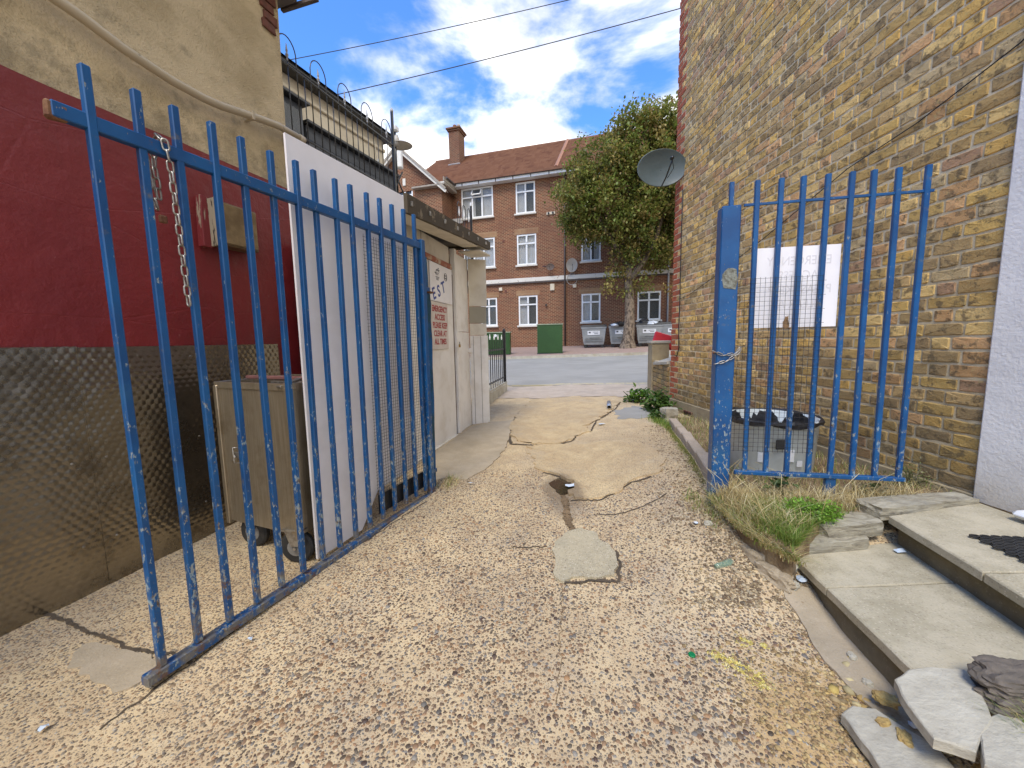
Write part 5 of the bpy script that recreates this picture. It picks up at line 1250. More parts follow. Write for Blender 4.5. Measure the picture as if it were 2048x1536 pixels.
# moss and green along the alley side of the edging
def moss(g, n):
    i = g.integers(0, 6, n); t_ = g.uniform(0, 1, n); E2 = np.array(E_); p = E2[i]+(E2[i+1]-E2[i])*t_[:, None]; return p[:, 0]-.055-np.abs(g.normal(0, .03, n)), p[:, 1]
grass('moss', moss, 4500, .010, .03, .003, [(.20, .22, .03), (.15, .19, .025), (.28, .27, .06)], gzf, 5, .7)
grass('green_grass', lambda g, n: (g.normal(1.80, .05, n), g.normal(4.55, .15, n)), 900, .03, .09, .004, GRN, gzf, 6, .9)
grass('dry_grass', lambda g, n: (g.normal(-.50, .045, n), g.normal(2.93, .07, n)), 260, .02, .08, .0025, DRY+GRN[:2], gzf, 7, 1.5)
grass('green_grass', lambda g, n: (g.normal(1.08, .03, n), g.uniform(1.9, 2.3, n)), 420, .02, .08, .003, DRY+GRN[:3], gzf, 8, 1.2)
grass('corner_grass', lambda g, n: (g.normal(1.36, .035, n), g.normal(.865, .03, n)), 420, .05, .15, .003, GRN+DRY[:1], lambda x, y: .12, 9, 1.2)
# tall dry stalks
k = MB(); random.seed(14)
for i in range(46):
    x = random.choice([random.uniform(1.13, 1.24), random.uniform(1.2, 2.05)]); y = random.uniform(1.74, 2.2); z = vz(x, y)
    if not inpoly(vpoly, np.array([x]), np.array([y]))[0]: continue
    a = random.uniform(0, 6.28); h = random.uniform(.08, .24); r = random.uniform(.3, 1.1)*h
    k.tube([(x, y, z), (x+r*.4*math.cos(a), y+r*.4*math.sin(a), z+h*.6), (x+r*math.cos(a), y+r*math.sin(a), z+h*(.8+.2*random.random()))], .0013, 4, col=random.choice([tuple(c) for c in DRY]))
k.build('dry_stalks', M['grass'], kind='stuff')
# leafy plants: leaf = folded quad strip
lv = np.array([(0, 0, 0), (.28, .35, .06), (0, .40, 0), (-.28, .35, .06), (.20, .75, .04), (0, 1, -.06), (-.20, .75, .04), (0, .75, -.01)])
lf = [(0, 1, 2, 3)[:3]+(2,), (0, 1, 2, 3)]
lv = np.array([(0, 0, 0), (.30, .38, .08), (0, .42, 0), (-.30, .38, .08), (.20, .78, .05), (0, 1, -.08), (-.20, .78, .05)])
lf = [(0, 1, 2, 3), (2, 1, 4, 5), (3, 2, 5, 6)]
def rots(n, g, tmin=-.2, tmax=1.1):
    a = g.uniform(tmin, tmax, n); b = g.uniform(0, 6.28, n); T = np.zeros((n, 3, 3)); ca, sa, cb, sb = np.cos(a), np.sin(a), np.cos(b), np.sin(b)
    # tilt about x then yaw
    T[:, 0, 0] = cb; T[:, 0, 1] = -sb*ca; T[:, 0, 2] = sb*sa; T[:, 1, 0] = sb; T[:, 1, 1] = cb*ca; T[:, 1, 2] = -cb*sa; T[:, 2, 1] = sa; T[:, 2, 2] = ca
    return T
def leafy(name, c, rad, n, size, pal, seed, label, cat='plant', stems=6, group=None):
    g = np.random.default_rng(seed); t = empty(name, c, 90, label, cat, group)
    d = g.normal(0, 1, (n, 3)); d /= np.linalg.norm(d, axis=1)[:, None]; d[:, 2] = np.abs(d[:, 2]); r = g.uniform(.45, 1.0, (n, 1))
    lump = 1+.25*np.sin(d[:, :1]*5+seed)*np.cos(d[:, 1:2]*4)
    P = d*r*lump*np.array(rad)
    pal = np.array(pal); s_ = size*g.uniform(.55, 1.2, n)
    scatter('foliage', lv, lf, P, np.stack([s_]*3, 1), np.zeros(n), pal[g.integers(0, len(pal), n)]*g.uniform(.7, 1.25, (n, 1)), M['leaf'], smooth=False, tilt=rots(n, g), parent=t, kind='stuff')
    k = MB()
    for i in range(stems):
        q = P[g.integers(0, n)]; k.tube([(q[0]*.1, q[1]*.1, -.02), (q[0]*.5, q[1]*.5, q[2]*.6), tuple(q)], .003*max(1, size*10), 5, col=(.14, .14, .05))
    k.build('stems', M['grass'], t)
    return t
LG = [(.08, .16, .03), (.12, .22, .04), (.17, .27, .055), (.06, .12, .025)]
BRT = [(.18, .38, .03), (.25, .46, .045), (.14, .30, .025), (.31, .50, .07)]
leafy('weed_bush', (2.02, 5.25, .16), (.20, .22, .30), 420, .085, LG, 1, 'leafy green weed growing at the foot of the far brick corner', stems=10)
leafy('weed_bush', (2.0, 6.0, .18), (.24, .2, .24), 260, .085, LG+BRT[:1], 2, 'lower spread of green weeds beyond the corner by the little wall')
leafy('weed_bush', (1.83, 4.78, .14), (.10, .12, .12), 140, .06, LG, 3, 'low green weed where the edging blocks end')
leafy('bright_weed', (1.47, 1.84, .27), (.16, .10, .085), 2600, .014, BRT, 4, 'bright green cushion of chickweed on the near end of the bed', stems=4)
leafy('bramble', (1.50, 2.08, .30), (.085, .06, .09), 34, .055, [(.06, .11, .03), (.09, .15, .04)], 5, 'small bramble seedling in front of the bottom rail of the panel')
leafy('bramble', (2.02, 2.08, .28), (.10, .05, .06), 26, .045, [(.07, .12, .03), (.10, .16, .05)], 6, 'little bramble at the right end of the panel')
leafy('wall_weed', (2.33, 2.17, .29), (.10, .10, .16), 300, .014, [(.20, .22, .07), (.14, .18, .05), (.26, .24, .12)], 7, 'wispy olive weed against the brick wall beside the panel', stems=14)
leafy('wall_weed', (1.37, 2.45, .27), (.05, .06, .06), 26, .04, LG, 8, 'dark little weed beside the thick blue post')
leafy('corner_weed', (1.40, .90, .15), (.05, .05, .10), 200, .014, BRT, 9, 'green weed by the dark stones at the right edge')

# ------------------------------------------------------------------ small litter on the alley
t = empty('metal_tube', (1.43, 5.62, .215), 14, 'short bright metal tube lying on the concrete in the alley', 'tube')
k = MB(); n = 16; pr = []
pts0 = [(-.20, .0), (.20, .0)]
for r in (.033,):
    vs = []
    for x, rr in ((-.22, .033), (.22, .033), (.22, .028), (-.22, .028)):
        for i in range(n): a = 2*math.pi*i/n; vs.append((x, rr*math.cos(a), rr*math.sin(a)))
    k.add(vs, [(l*n+i, l*n+(i+1) % n, ((l+1) % 4)*n+(i+1) % n, ((l+1) % 4)*n+i) for l in range(4) for i in range(n)])
k.build('tube_shell', simple('bright aluminium', (.55, .56, .57), (.4, .41, .42), 10, .35, .1, metal=.7), t, smooth=True)
k = MB().lathe([(.012, 0), (.013, .008), (.011, .011), (.002, .0115)], 14, (.644, 1.297, .006)); k.build('litter', M['cap_green'], label='small bright green bottle top on the pebbly concrete', cat='bottle top')
t = empty('bottle_neck', (.94, 1.70, gzf(.94, 1.7)+.012), 75, 'broken clear green bottle piece lying near the bed', 'glass')
MB().lathe([(.011, 0), (.013, .02), (.014, .04), (.020, .07), (.022, .09)], 14, (0, 0, 0), rot=Matrix.Rotation(R(90), 3, 'Y')).build('neck', M['green_glass'], t, smooth=True)
LIT = 'scraps of white litter'
for i, (x, y, a, b, l) in enumerate(((-.34, 2.88, .05, .012, 'white paper strip near the left gate post'), (.42, 2.80, .05, .03, 'white blob standing in for the bright reflection on the puddle'), (-1.462, 1.064, .02, .014, 'white scrap in the near left corner'), (-1.05, 1.40, .012, .012, 'tiny white scrap by the gate rail'),  # white piece at the puddle imitates the bright reflection on its water
                                      (1.07, 4.55, .06, .03, 'white scrap on the far right of the alley'), (1.27, 1.60, .03, .025, 'white litter tucked under the corner of the lower step'), (.98, 1.98, .02, .015, 'white chip below the bed'), (1.17, 1.02, .02, .012, 'white crumb beside the end of the lower step'))):
    k = MB(); random.seed(70+i); n = 9
    vs = [(a*math.cos(6.28*q/n)*random.uniform(.5, 1), b*math.sin(6.28*q/n)*random.uniform(.6, 1), random.uniform(0, .012)) for q in range(n)]+[(0, 0, .012)]
    k.add(vs, [(q, (q+1) % n, n) for q in range(n)]); o = k.build('litter', M['white_bag'], loc=(x, y, gzf(x, y)+.010), label=l, cat='litter', group=LIT)
k = MB(); k.add([(-.02, -.01, .006), (.02, -.012, .01), (.024, .012, .016), (-.018, .014, .008), (0, 0, .022)], [(0, 1, 4), (1, 2, 4), (2, 3, 4), (3, 0, 4)])
k.build('litter', M['white_bag'], loc=(1.79, 1.69, .162), label='white wrapper on the lower step in the corner under the upper step', cat='litter', group=LIT)

# ------------------------------------------------------------------ low wall and fence by the far footway
def low_wall():
    t = empty('low_wall', (2.30, 5.62, 0), 8, 'low garden brick wall with a sloping stone coping beyond the far corner', 'wall')
    MB().box((.65, -.11, .45), (1.3, .20, .72)).build('wall_core', M['mortar'], t)
    random.seed(33); kb = MB()
    for r in range(9):
        x = -.01 if r % 2 else -.11
        while x < 1.3:
            e = min(x+.215, 1.3); a = max(x, 0)
            if e-a > .03: 
                o = MB().box(((a+e)/2, -.005, .13+.075*r), (e-a, .03, .064), bev=.004, jit=.002).build('brick', M['brick'], t)
            x += .225
    k = MB().add([(0, -.24, .84), (0, .03, .80), (0, .03, .84), (0, -.24, .92), (.9, -.24, .66+.12), (.9, .03, .74), (.9, .03, .78), (.9, -.24, .86)],
                 [(0, 1, 2, 3), (4, 7, 6, 5), (1, 5, 6, 2), (2, 6, 7, 3), (0, 3, 7, 4), (0, 4, 5, 1)])
    k.build('coping', M['kerb'], t)
    MB().box((1.15, -.11, .60), (.34, .28, 1.00), bev=.01).build('pier', M['plinth'], t); MB().box((1.15, -.11, 1.12), (.38, .32, .05), bev=.01).build('pier_cap', M['kerb'], t)
low_wall()
t = MB().box((0, 0, 0), (.36, .05, .26), bev=.02).build('red_tray', M['red_plastic'], loc=(2.66, 6.75, 1.14), label='red plastic panel leaning behind the low wall pier', cat='tray'); t.rotation_euler = (R(-20), R(18), R(-10))
def far_fence():
    t = empty('kerb_wall', (-.40, 6.1, .15), 10, 'low pale block wall under the black railings', 'wall')
    for i in range(4): MB().box((.21+i*.43, .07, .09), (.42, .16, .20), bev=.008, jit=.003).build('block', M['kerb'], t)
    MB().box((.86, .10, .205), (1.74, .20, .035), bev=.006).build('coping', M['kerb'], t)
    f = empty('black_railing', (-.36, 6.15, .37), 10, 'black iron railings with pointed bars ending in a leaning post beside the road', 'railing')
    for z in (.10, .66): MB().box((.75, .06, z), (1.6, .01, .03), bev=.002).build('rail', M['black'], f)
    for i in range(10):
        x = .02+i*.165
        b = MB().box((x, .06, .42), (.014, .014, .84), bev=.002).build('bar', M['black'], f)
        if i % 2 == 0: MB().lathe([(.009, 0), (.014, .03), (.003, .10)], 8, (x, .06, .84)).build('finial', M['upvc'], b)
    p = MB().box((1.60, .06, .50), (.055, .055, 1.06), rot=None, bev=.004).build('post', M['black'], f); p.rotation_euler = (0, 0, 0)
    MB().lathe([(.03, 0), (.02, .02), (.004, .04)], 8, (1.60, .06, 1.03)).build('post_cap', M['black'], p)
far_fence()

# ------------------------------------------------------------------ street cabinets, bins, tree
def cabinet(loc, w, d, h, az, label):
    t = empty('street_cabinet', loc, az, label, 'cabinet', 'green street cabinets')
    b = MB().box((0, 0, h/2), (w, d, h), bev=.015).build('cabinet_body', M['green_cab'], t)
    MB().box((0, 0, h+.02), (w+.05, d+.05, .05), bev=.01).build('cabinet_lid', simple('faded lid', (.30, .33, .22), (.22, .26, .16), 4, .6, .1), t)
    MB().box((0, -d/2-.008, h*.5), (w*.92, .012, h*.88), bev=.004).build('door', M['green_cab'], t)
    MB().box((0, 0, .03), (w+.03, d+.03, .06), bev=.01).build('base', M['bin_dark'], t); return t
cabinet((1.90, 18.95, .53), 1.22, .55, 1.42, 97, 'larger green street cabinet by the kerb in the middle')
c2 = cabinet((-.62, 19.45, .50), 1.18, .5, 1.12, 97, 'smaller green street cabinet partly behind the black railings')
MB().lathe([(.07, 0), (.07, .01), (.02, .02)], 12, (-.12, -.275, .98), rot=Matrix.Rotation(R(90), 3, 'X')).build('round_sticker', M['sticker'], c2)
def make_bin():
    t = empty('wheelie_bin', (0, 0, 0), 106)
    k = MB(); W, D, Hh = 1.24, .95, 1.05
    vs = []
    for z, fx, fy in ((.16, .80, .72), (.30, .86, .80), (.95, .985, .98), (.96, 1.03, 1.03), (1.05, 1.03, 1.03)):
        vs += [(-W/2*fx, -D/2*fy, z), (W/2*fx, -D/2*fy, z), (W/2*fx, D/2*fy, z), (-W/2*fx, D/2*fy, z)]
    fs = [(l*4+i, l*4+(i+1) % 4, (l+1)*4+(i+1) % 4, (l+1)*4+i) for l in range(4) for i in range(4)]+[(3, 2, 1, 0)]
    k.add(vs, fs); k.build('body', M['bin_grey'], t)
    for i, z in enumerate((.34, .44, .54)): MB().box((0, -D/2*(.86+.06*i)-.005, z), (.92, .03, .018), bev=.004).build('rib', M['bin_grey'], t)
    MB().box((0, -D/2*.93-.012, .74), (.62, .008, .20), rot=Matrix.Rotation(R(5), 3, 'X')).build('sticker', M['sticker'], t)
    k = MB()
    for a, z, w in ((-.20, .76, .10), (.10, .78, .28), (.13, .71, .2), (.05, .48, .5)): k.box((a, -D/2*.93-.020, z), (w, .008, .022 if w > .1 else .07), rot=Matrix.Rotation(R(5), 3, 'X'))
    k.build('printed_lines', M['ink'], t)
    for sx in (-1, 1):
        for sy in (-1, 1): 
            MB().lathe([(.04, -.025), (.085, -.022), (.085, .022), (.04, .025)], 14, (sx*.43, sy*.28, .085), rot=Matrix.Rotation(R(90), 3, 'X')).build('wheel', M['rubber'], t)
        MB().box((sx*.60, -.25, .88), (.06, .06, .05), bev=.01).build('handle', M['bin_dark'], t)
    ld = MB(); ld.add([(-.66, -.52, 1.05), (.66, -.52, 1.05), (.66, .52, 1.08), (-.66, .52, 1.08), (-.60, -.45, 1.13), (.60, -.45, 1.13), (.60, .48, 1.17), (-.60, .48, 1.17)],
                      [(0, 1, 5, 4), (1, 2, 6, 5), (2, 3, 7, 6), (3, 0, 4, 7), (4, 5, 6, 7), (3, 2, 1, 0)])
    ld.build('lid', M['bin_dark'], t); return t
proto = make_bin()
BL = ['leftmost of the grey wheeled bins outside the block, lid shut', 'second grey bin from the left, rubbish on its lid, half behind the trunk', 'grey bin just right of the tree trunk piled with white bags', 'rightmost grey bin with a closed dark lid']
for i, px in enumerate((4.72, 6.15, 7.55, 8.62+.15)):
    o = proto if i == 0 else copy_tree(proto)
    y = 22.05-.287*(px-4.7); o.location = (px, y, float(pave_z(np.float64(px), np.float64(y)))-.01); o.rotation_euler.z = R(90-106+random.uniform(-2, 2)); o.scale = (1.08, 1.0, 1.12)
    tag(o, BL[i], 'bin', 'grey wheeled bins outside the block')
def lump(name, c, r, mat, seed, label, cat, group, n=2):
    bm = bmesh.new(); bmesh.ops.create_icosphere(bm, subdivisions=3, radius=1)
    for v in bm.verts:
        q = mnoise.noise(Vector((v.co.x*1.7+seed, v.co.y*1.7, v.co.z*1.7)))*.35+mnoise.noise(Vector((v.co.x*5+seed, v.co.y*5, v.co.z*5)))*.15
        v.co = Vector((v.co.x*r[0], v.co.y*r[1], v.co.z*r[2]))*(1+q)
    me = bpy.data.meshes.new(name); bm.to_mesh(me); bm.free(); me.materials.append(M[mat]); return link(name, me, None, c, label, cat, group)
BG = 'rubbish bags around the bins'
for i, (x, y, z, r, mt, l) in enumerate(((6.0, 21.3, 2.03, (.35, .3, .13), 'bag', 'flat black bag on top of the second bin'), (5.65, 21.2, 1.98, (.22, .2, .08), 'white_bag', 'pale wrapping on the left of the second bin lid'),
        (7.25, 21.1, 2.12, (.28, .25, .18), 'bag', 'black bag heaped on the third bin'), (7.62, 20.9, 2.02, (.30, .22, .14), 'white_bag', 'white and blue bags heaped on the third bin'), (8.0, 20.75, 1.98, (.16, .16, .15), 'bag', 'small dark bag hanging over the edge of the third bin'),
        (7.95, 20.0, .84, (.42, .35, .20), 'bag', 'black bag slumped on the pavement right of the trunk'), (7.55, 19.7, .70, (.40, .35, .16), 'bag', 'flat grey-black bag nearest the kerb'), (7.35, 20.0, .80, (.12, .12, .12), 'white_bag', 'small white bag beside the trunk foot'), (8.5, 20.1, .80, (.35, .3, .2), 'bag', 'black bag in front of the rightmost bin'))):
    lump('rubbish_bag', (x, y, z), r, mt, i*3.3, l, 'bag', BG)
def street_tree():
    t = empty('street_tree', (6.15, 20.4, .62), 90, 'broad leafy street tree with a mottled trunk in front of the brick block', 'tree')
    k = MB(); 
    k.tube([(-.02, 0, -.1), (.0, 0, .15), (.02, 0, .6), (.08, 0, 1.6), (.06, 0, 2.8), (-.02, 0, 3.6), (-.05, 0, 4.4)], .3, 14, rs=[.56, .44, .31, .26, .23, .21, .19])
    def bough(pts, r0, r1): n = len(pts); k.tube(pts, r0, 8, rs=[r0+(r1-r0)*i/(n-1) for i in range(n)])
    bough([(-.02, 0, 3.5), (.6, -.1, 4.4), (1.2, -.2, 5.3), (1.5, -.2, 6.4), (1.9, -.3, 8.0)], .20, .06)
    bough([(1.1, -.2, 5.1), (1.8, .1, 6.0), (2.6, .2, 7.2)], .12, .04)
    bough([(-.05, 0, 4.2), (-.3, .1, 5.2), (-.2, .1, 6.6), (.1, 0, 8.6)], .17, .05)
    bough([(-.1, 0, 4.3), (-.8, -.2, 5.4), (-1.6, -.2, 6.6), (-2.4, 0, 7.8)], .13, .04)
    bough([(-.1, 0, 4.5), (.25, .3, 5.4), (.6, .6, 6.8), (.5, .6, 9.2)], .12, .04)
    bough([(-.2, 0, 4.6), (-.6, .5, 5.6), (-1.2, .8, 7.2), (-1.4, .5, 9.0)], .10, .03)
    k.build('trunk', M['bark'], t, smooth=True)
    g = np.random.default_rng(5)
    # crown: lumpy shell of leaf clusters (local coordinates; z above base)
    blobs = [(-2.3, 0, 7.7, 1.5, 1.4, 1.3), (-1.6, 0, 9.3, 1.5, 1.4, 1.1), (.4, 0, 10.6, 1.6, 1.6, .9), (.3, 0, 8.0, 2.8, 2.5, 2.4), (-1.2, 0, 7.6, 2.0, 1.9, 1.9), (-2.6, -.2, 6.9, 1.1, 1.3, 1.1), (1.9, 0, 8.3, 2.5, 2.3, 2.7), (.9, 0, 10.0, 2.1, 2.0, 1.4), (3.2, .2, 7.3, 2.0, 2.0, 2.4), (1.2, -.3, 6.1, 1.9, 1.6, 1.0), (-.6, -.2, 6.3, 1.4, 1.4, .9), (1.5, 0, 10.9, 1.2, 1.3, .8), (2.9, 0, 10.0, 1.6, 1.5, 1.6), (-2.0, -.3, 5.7, .9, .9, .5), (2.3, -.2, 5.3, 1.1, 1.0, .7), (2.9, 0, 5.9, 1.3, 1.2, 1.2), (-.9, -.3, 5.3, 1.0, .8, .6), (.5, -.5, 4.9, .9, .6, .5), (1.6, .2, 4.7, .8, .7, .5), (-2.6, 0, 6.4, .7, .8, .6)]
    cs = []; vols = np.array([b[3]*b[4]*b[5] for b in blobs])**.75; vols /= vols.sum()
    for b, v in zip(blobs, vols):
        m_ = int(1900*v); d = g.normal(0, 1, (m_, 3)); d /= np.linalg.norm(d, axis=1)[:, None]; r = g.uniform(.5, 1.05, (m_, 1))**.7*(1+.16*np.sin(d[:, :1]*9+b[0]*3)*np.cos(d[:, 2:]*8+b[2]))
        cs.append(np.array(b[:3])+d*r*np.array(b[3:]))
    # spiky shoots along the top outline
    for (x, z) in ((-3.4, 8.6), (-2.6, 10.1), (-1.5, 10.6), (-.3, 11.6), (.9, 12.2), (1.2, 12.0), (2.2, 12.0), (-3.6, 8.4), (-.9, 11.3), (3.2, 11.9), (.3, 11.9), (-2.0, 10.6), (-3.1, 9.2), (-.5, 11.2), (1.6, 12.1)):
        for q in range(5): cs.append(np.array([[x+g.normal(0, .12), g.normal(0, .6), z-.22*q+g.normal(0, .05)]]))
    # straggling leaves down the trunk
    for q in range(40): cs.append(np.array([[g.normal(.0, .9), g.normal(-.1, .4), g.uniform(2.7, 5.2)]])*np.array([[1, 1, 1]]))
    C_ = np.concatenate(cs); per = 40; n = len(C_)*per
    w = np.array([mnoise.noise(Vector((c[0]*.9, c[1]*.9, c[2]*.9))) for c in C_])
    keepc = w > -.24; C_ = C_[keepc]; w = w[keepc]; n = len(C_)*per
    P = np.repeat(C_, per, 0)+g.normal(0, .20, (n, 3))*np.array([1, 1, .85])
    clc = np.array([(.17, .22, .04), (.23, .28, .055), (.28, .29, .06), (.32, .27, .07), (.34, .26, .075), (.18, .20, .04), (.24, .26, .055), (.12, .15, .03)])
    ci = g.integers(0, len(clc), len(C_)); base = np.repeat(clc[ci], per, 0); col = base*g.uniform(.65, 1.35, (n, 1))
    br = g.uniform(0, 1, n) < .10; col[br] = np.array([.30, .21, .07])*g.uniform(.6, 1.2, (br.sum(), 1))
    s_ = g.uniform(.09, .19, n)
    scatter('crown', lv, lf, P, np.stack([s_*1.1, s_, s_], 1), np.zeros(n), col, M['leaf'], smooth=False, tilt=rots(n, g, -1.2, 1.5), parent=t, kind='stuff')
street_tree()

# ------------------------------------------------------------------ red brick apartment block
def wall_holes(k, x0, x1, z0, z1, holes, y=0., rev=.10):
    xs = sorted({x0, x1}|{q for h in holes for q in h[:2]}); zs = sorted({z0, z1}|{q for h in holes for q in h[2:4]})
    for i in range(len(xs)-1):
        for j in range(len(zs)-1):
            cx, cz = (xs[i]+xs[i+1])/2, (zs[j]+zs[j+1])/2
            if any(h[0] < cx < h[1] and h[2] < cz < h[3] for h in holes): continue
            k.add([(xs[i], y, zs[j]), (xs[i+1], y, zs[j]), (xs[i+1], y, zs[j+1]), (xs[i], y, zs[j+1])], [(0, 1, 2, 3)])
    for (a, b, c, d) in holes:
        k.add([(a, y, c), (b, y, c), (b, y+rev, c), (a, y+rev, c)], [(0, 1, 2, 3)]); k.add([(a, y, d), (a, y+rev, d), (b, y+rev, d), (b, y, d)], [(0, 1, 2, 3)])
        k.add([(a, y, c), (a, y+rev, c), (a, y+rev, d), (a, y, d)], [(0, 1, 2, 3)]); k.add([(b, y, c), (b, y, d), (b, y+rev, d), (b, y+rev, c)], [(0, 1, 2, 3)])
def window(root, a, b, c, d, cols, openv=None, curt='both', seed=0, tr=.70, lintel=True, sill=True, y=.05):
    """a..b width, c..d height; cols = number of lights; top lights above the transom"""
    random.seed(seed); w = b-a; h = d-c; T = .095; f = MB()
    f.box(((a+b)/2, y, c+T/2), (w, .07, T)); f.box(((a+b)/2, y, d-T/2), (w, .07, T)); f.box((a+T/2, y, (c+d)/2), (T, .07, h-2*T)); f.box((b-T/2, y, (c+d)/2), (T, .07, h-2*T))
    zt = c+h*tr; f.box(((a+b)/2, y, zt), (w-2*T, .066, T*.9))
    cw = (w-2*T)/cols
    for i in range(1, cols): f.box((a+T+cw*i, y, (c+zt)/2), (T*1.05, .064, zt-c-T*1.4)); f.box((a+T+cw*i, y, (zt+d)/2), (T*1.05, .064, d-zt-T*1.4))
    fr = f.build('window', M['upvc'], root)
    for i in range(cols):
        for (z0, z1) in ((c+T, zt-T/2), (zt+T/2, d-T)):
            x0, x1 = a+T+cw*i+.02, a+T+cw*(i+1)-.02
            MB().box(((x0+x1)/2, y+.012, (z0+z1)/2), (x1-x0, .008, z1-z0)).build('pane', M['glass'], fr)
    if curt:
        k = MB(); n = 26; spans = {'both': [(a+T, a+w*.42), (b-w*.36, b-T)], 'left': [(a+T, a+w*.5)], 'full': [(a+T, b-T)], 'none': []}[curt]
        for (p, q) in spans:
            vs = []
            for i in range(n+1): x = p+(q-p)*i/n; vs += [(x, y+.10+.02*math.sin(i*1.9+seed), c+.05), (x, y+.10+.02*math.sin(i*1.9+seed), d-.05)]
            k.add(vs, [(2*i, 2*i+2, 2*i+3, 2*i+1) for i in range(n)])
        if k.f: k.build('curtain', M['curtain'], fr)
    MB().box(((a+b)/2, y+.40, (c+d)/2), (w+.3, .02, h+.3)).build('room_back', M['room'], fr)
    if openv is not None:
        i = openv; x0, x1 = a+T+cw*i, a+T+cw*(i+1); o = MB(); zz0, zz1 = zt, d-T; hh = zz1-zz0; an = R(28)
        rot = Matrix.Rotation(-an, 3, 'X'); top = Vector(((x0+x1)/2, y-.04, zz1))
        for (cx_, cz_, sx_, sz_) in ((0, -.03, x1-x0, .06), (0, -hh+.03, x1-x0, .06), (-(x1-x0)/2+.03, -hh/2, .06, hh), ((x1-x0)/2-.03, -hh/2, .06, hh)):
            o.box(top+rot @ Vector((cx_, 0, cz_)), (sx_, .05, sz_), rot=rot)
        sh = o.build('open_casement', M['upvc'], fr); MB().box(top+rot @ Vector((0, 0, -hh/2)), (x1-x0-.12, .01, hh-.12), rot=rot).build('pane', M['glass'], sh)
    if sill: MB().box(((a+b)/2, -.03, c-.05), (w+.16, .22, .10), bev=.01).build('sill', M['cream_band'], fr)
    if lintel: MB().box(((a+b)/2, -.004, d+.17), (w+.30, .02, .33)).build('lintel', M['lintel'], root)
    return fr
def block():
    b = empty('apartment_block', (4.787, 23.5, 0), 106, 'three storey red brick apartment block with a tiled roof across the road', 'building')
    xl, xr, zt = -8.77, 9.0, 10.95
    W = [(-8.13, -6.0, 9.03, 10.88, 3, 1, 'both'), (-4.53, -3.31, 8.98, 10.82, 2, None, 'left'), (-8.1, -5.95, 5.92, 7.75, 3, None, 'full'), (-4.50, -3.27, 5.90, 7.75, 2, None, 'full'), (-.54, .60, 5.85, 7.62, 2, None, 'both'), (2.15, 4.02, 5.75, 7.50, 3, None, 'none'), (6.0, 7.2, 5.8, 7.6, 2, None, 'both'),
         (-.6, .6, 9.0, 10.8, 2, None, 'both'), (2.2, 4.0, 9.0, 10.8, 3, None, 'both'), (-7.0, -5.88, 2.22, 4.0, 2, None, 'none'), (-4.45, -3.23, 2.18, 4.03, 2, None, 'left'), (-.52, .60, 2.28, 3.96, 2, None, 'left'), (2.70, 3.98, 2.28, 3.92, 2, None, 'none'), (6.0, 7.2, 2.3, 3.95, 2, None, 'none')]
    k = MB(); wall_holes(k, xl, xr, .3, zt, [q[:4] for q in W]); k.add([(xr, 0, .3), (xr, 9, .3), (xr, 9, zt), (xr, 0, zt)], [(0, 1, 2, 3)])
    wl = k.build('wall', M['house_brick'], b)
    for i, q in enumerate(W): window(b, *q[:5], openv=q[5], curt=q[6], seed=i, lintel=q[3] < 9.5)
    MB().box(((xl+xr)/2, -.05, 4.98), (xr-xl, .12, .25), bev=.02).build('string_band', M['cream_band'], b)
    MB().box(((xl+xr)/2, -.06, 4.80), (xr-xl, .10, .07), bev=.01).build('band_gutter', M['gut'], b)
    # eaves, soffit, gutter
    n = 14
    MB().box(((xl+xr)/2, -.20, 10.93), (xr-xl, .40, .06)).build('soffit', M['upvc'], b)
    MB().box(((xl+xr)/2, -.41, 11.00), (xr-xl, .04, .19), bev=.01).build('fascia', M['upvc'], b)
    MB().tube([(xl, -.49, 11.12), (xr, -.49, 11.12)], .07, 8).build('gutter', M['gut'], b)
    for i in range(16): MB().box((xl+.9+i*1.1, -.435, 10.99), (.05, .03, .20)).build('gutter_bracket', M['gut'], b)
    # tiled roof in stepped courses
    y0, y1, z0, z1 = -.50, 4.9, 11.15, 15.1; nc = 22; k = MB(); xa = -12.2
    for i in range(nc):
        a = i/nc; c = (i+1)/nc; ya, yb = y0+(y1-y0)*a, y0+(y1-y0)*c; za, zb = z0+(z1-z0)*a, z0+(z1-z0)*c
        k.add([(xa, ya-.07, za+.05), (xr, ya-.07, za+.05), (xr, yb, zb-.01), (xa, yb, zb-.01), (xa, ya-.055, za-.07), (xr, ya-.055, za-.07)], [(0, 1, 2, 3), (4, 5, 1, 0)])
    k.add([(xa, y1, z1), (xr, y1, z1), (xr, 10.3, 11.1), (xa, 10.3, 11.1)], [(0, 1, 2, 3)])
    k.build('roof_courses', M['tiles'], b, kind='stuff')
    MB().tube([(xa, y1, z1+.02), (xr, y1, z1+.02)], .11, 8).build('ridge', M['tiles'], b)
    MB().tube([(-1.95, -.45, 11.22), (-2.0, 4.9, 15.18)], .12, 6).build('hip_tiles', simple('pale hip tiles', (.38, .19, .12), None, 6, .9, .3), b)
    # drain pipes
    MB().tube([(-1.50, -.10, .9), (-1.50, -.10, 11.0)], .055, 8).build('drain_pipe', M['gut'], b, smooth=True)
    MB().tube([(4.35, -.10, .9), (4.35, -.10, 10.9)], .05, 8).build('drain_pipe', M['lead'], b, smooth=True)
    for x, z in ((-5.36, 7.45), (-5.28, 4.37), (1.35, 4.02)): MB().box((x, -.01, z), (.14, .03, .15)).build('air_brick', M['old_red'], b)
    for x, z, w, h in ((-5.6, 4.5, .22, .20), (-2.28, 4.45, .27, .40), (-.92, 4.45, .22, .20)): MB().box((x, -.05, z), (w, .10, h), bev=.02).build('wall_box', M['cream_house'], b)
    MB().box((-2.35, -.02, 8.82), (.52, .05, .15), bev=.01).build('flue_plate', M['cream_house'], b)
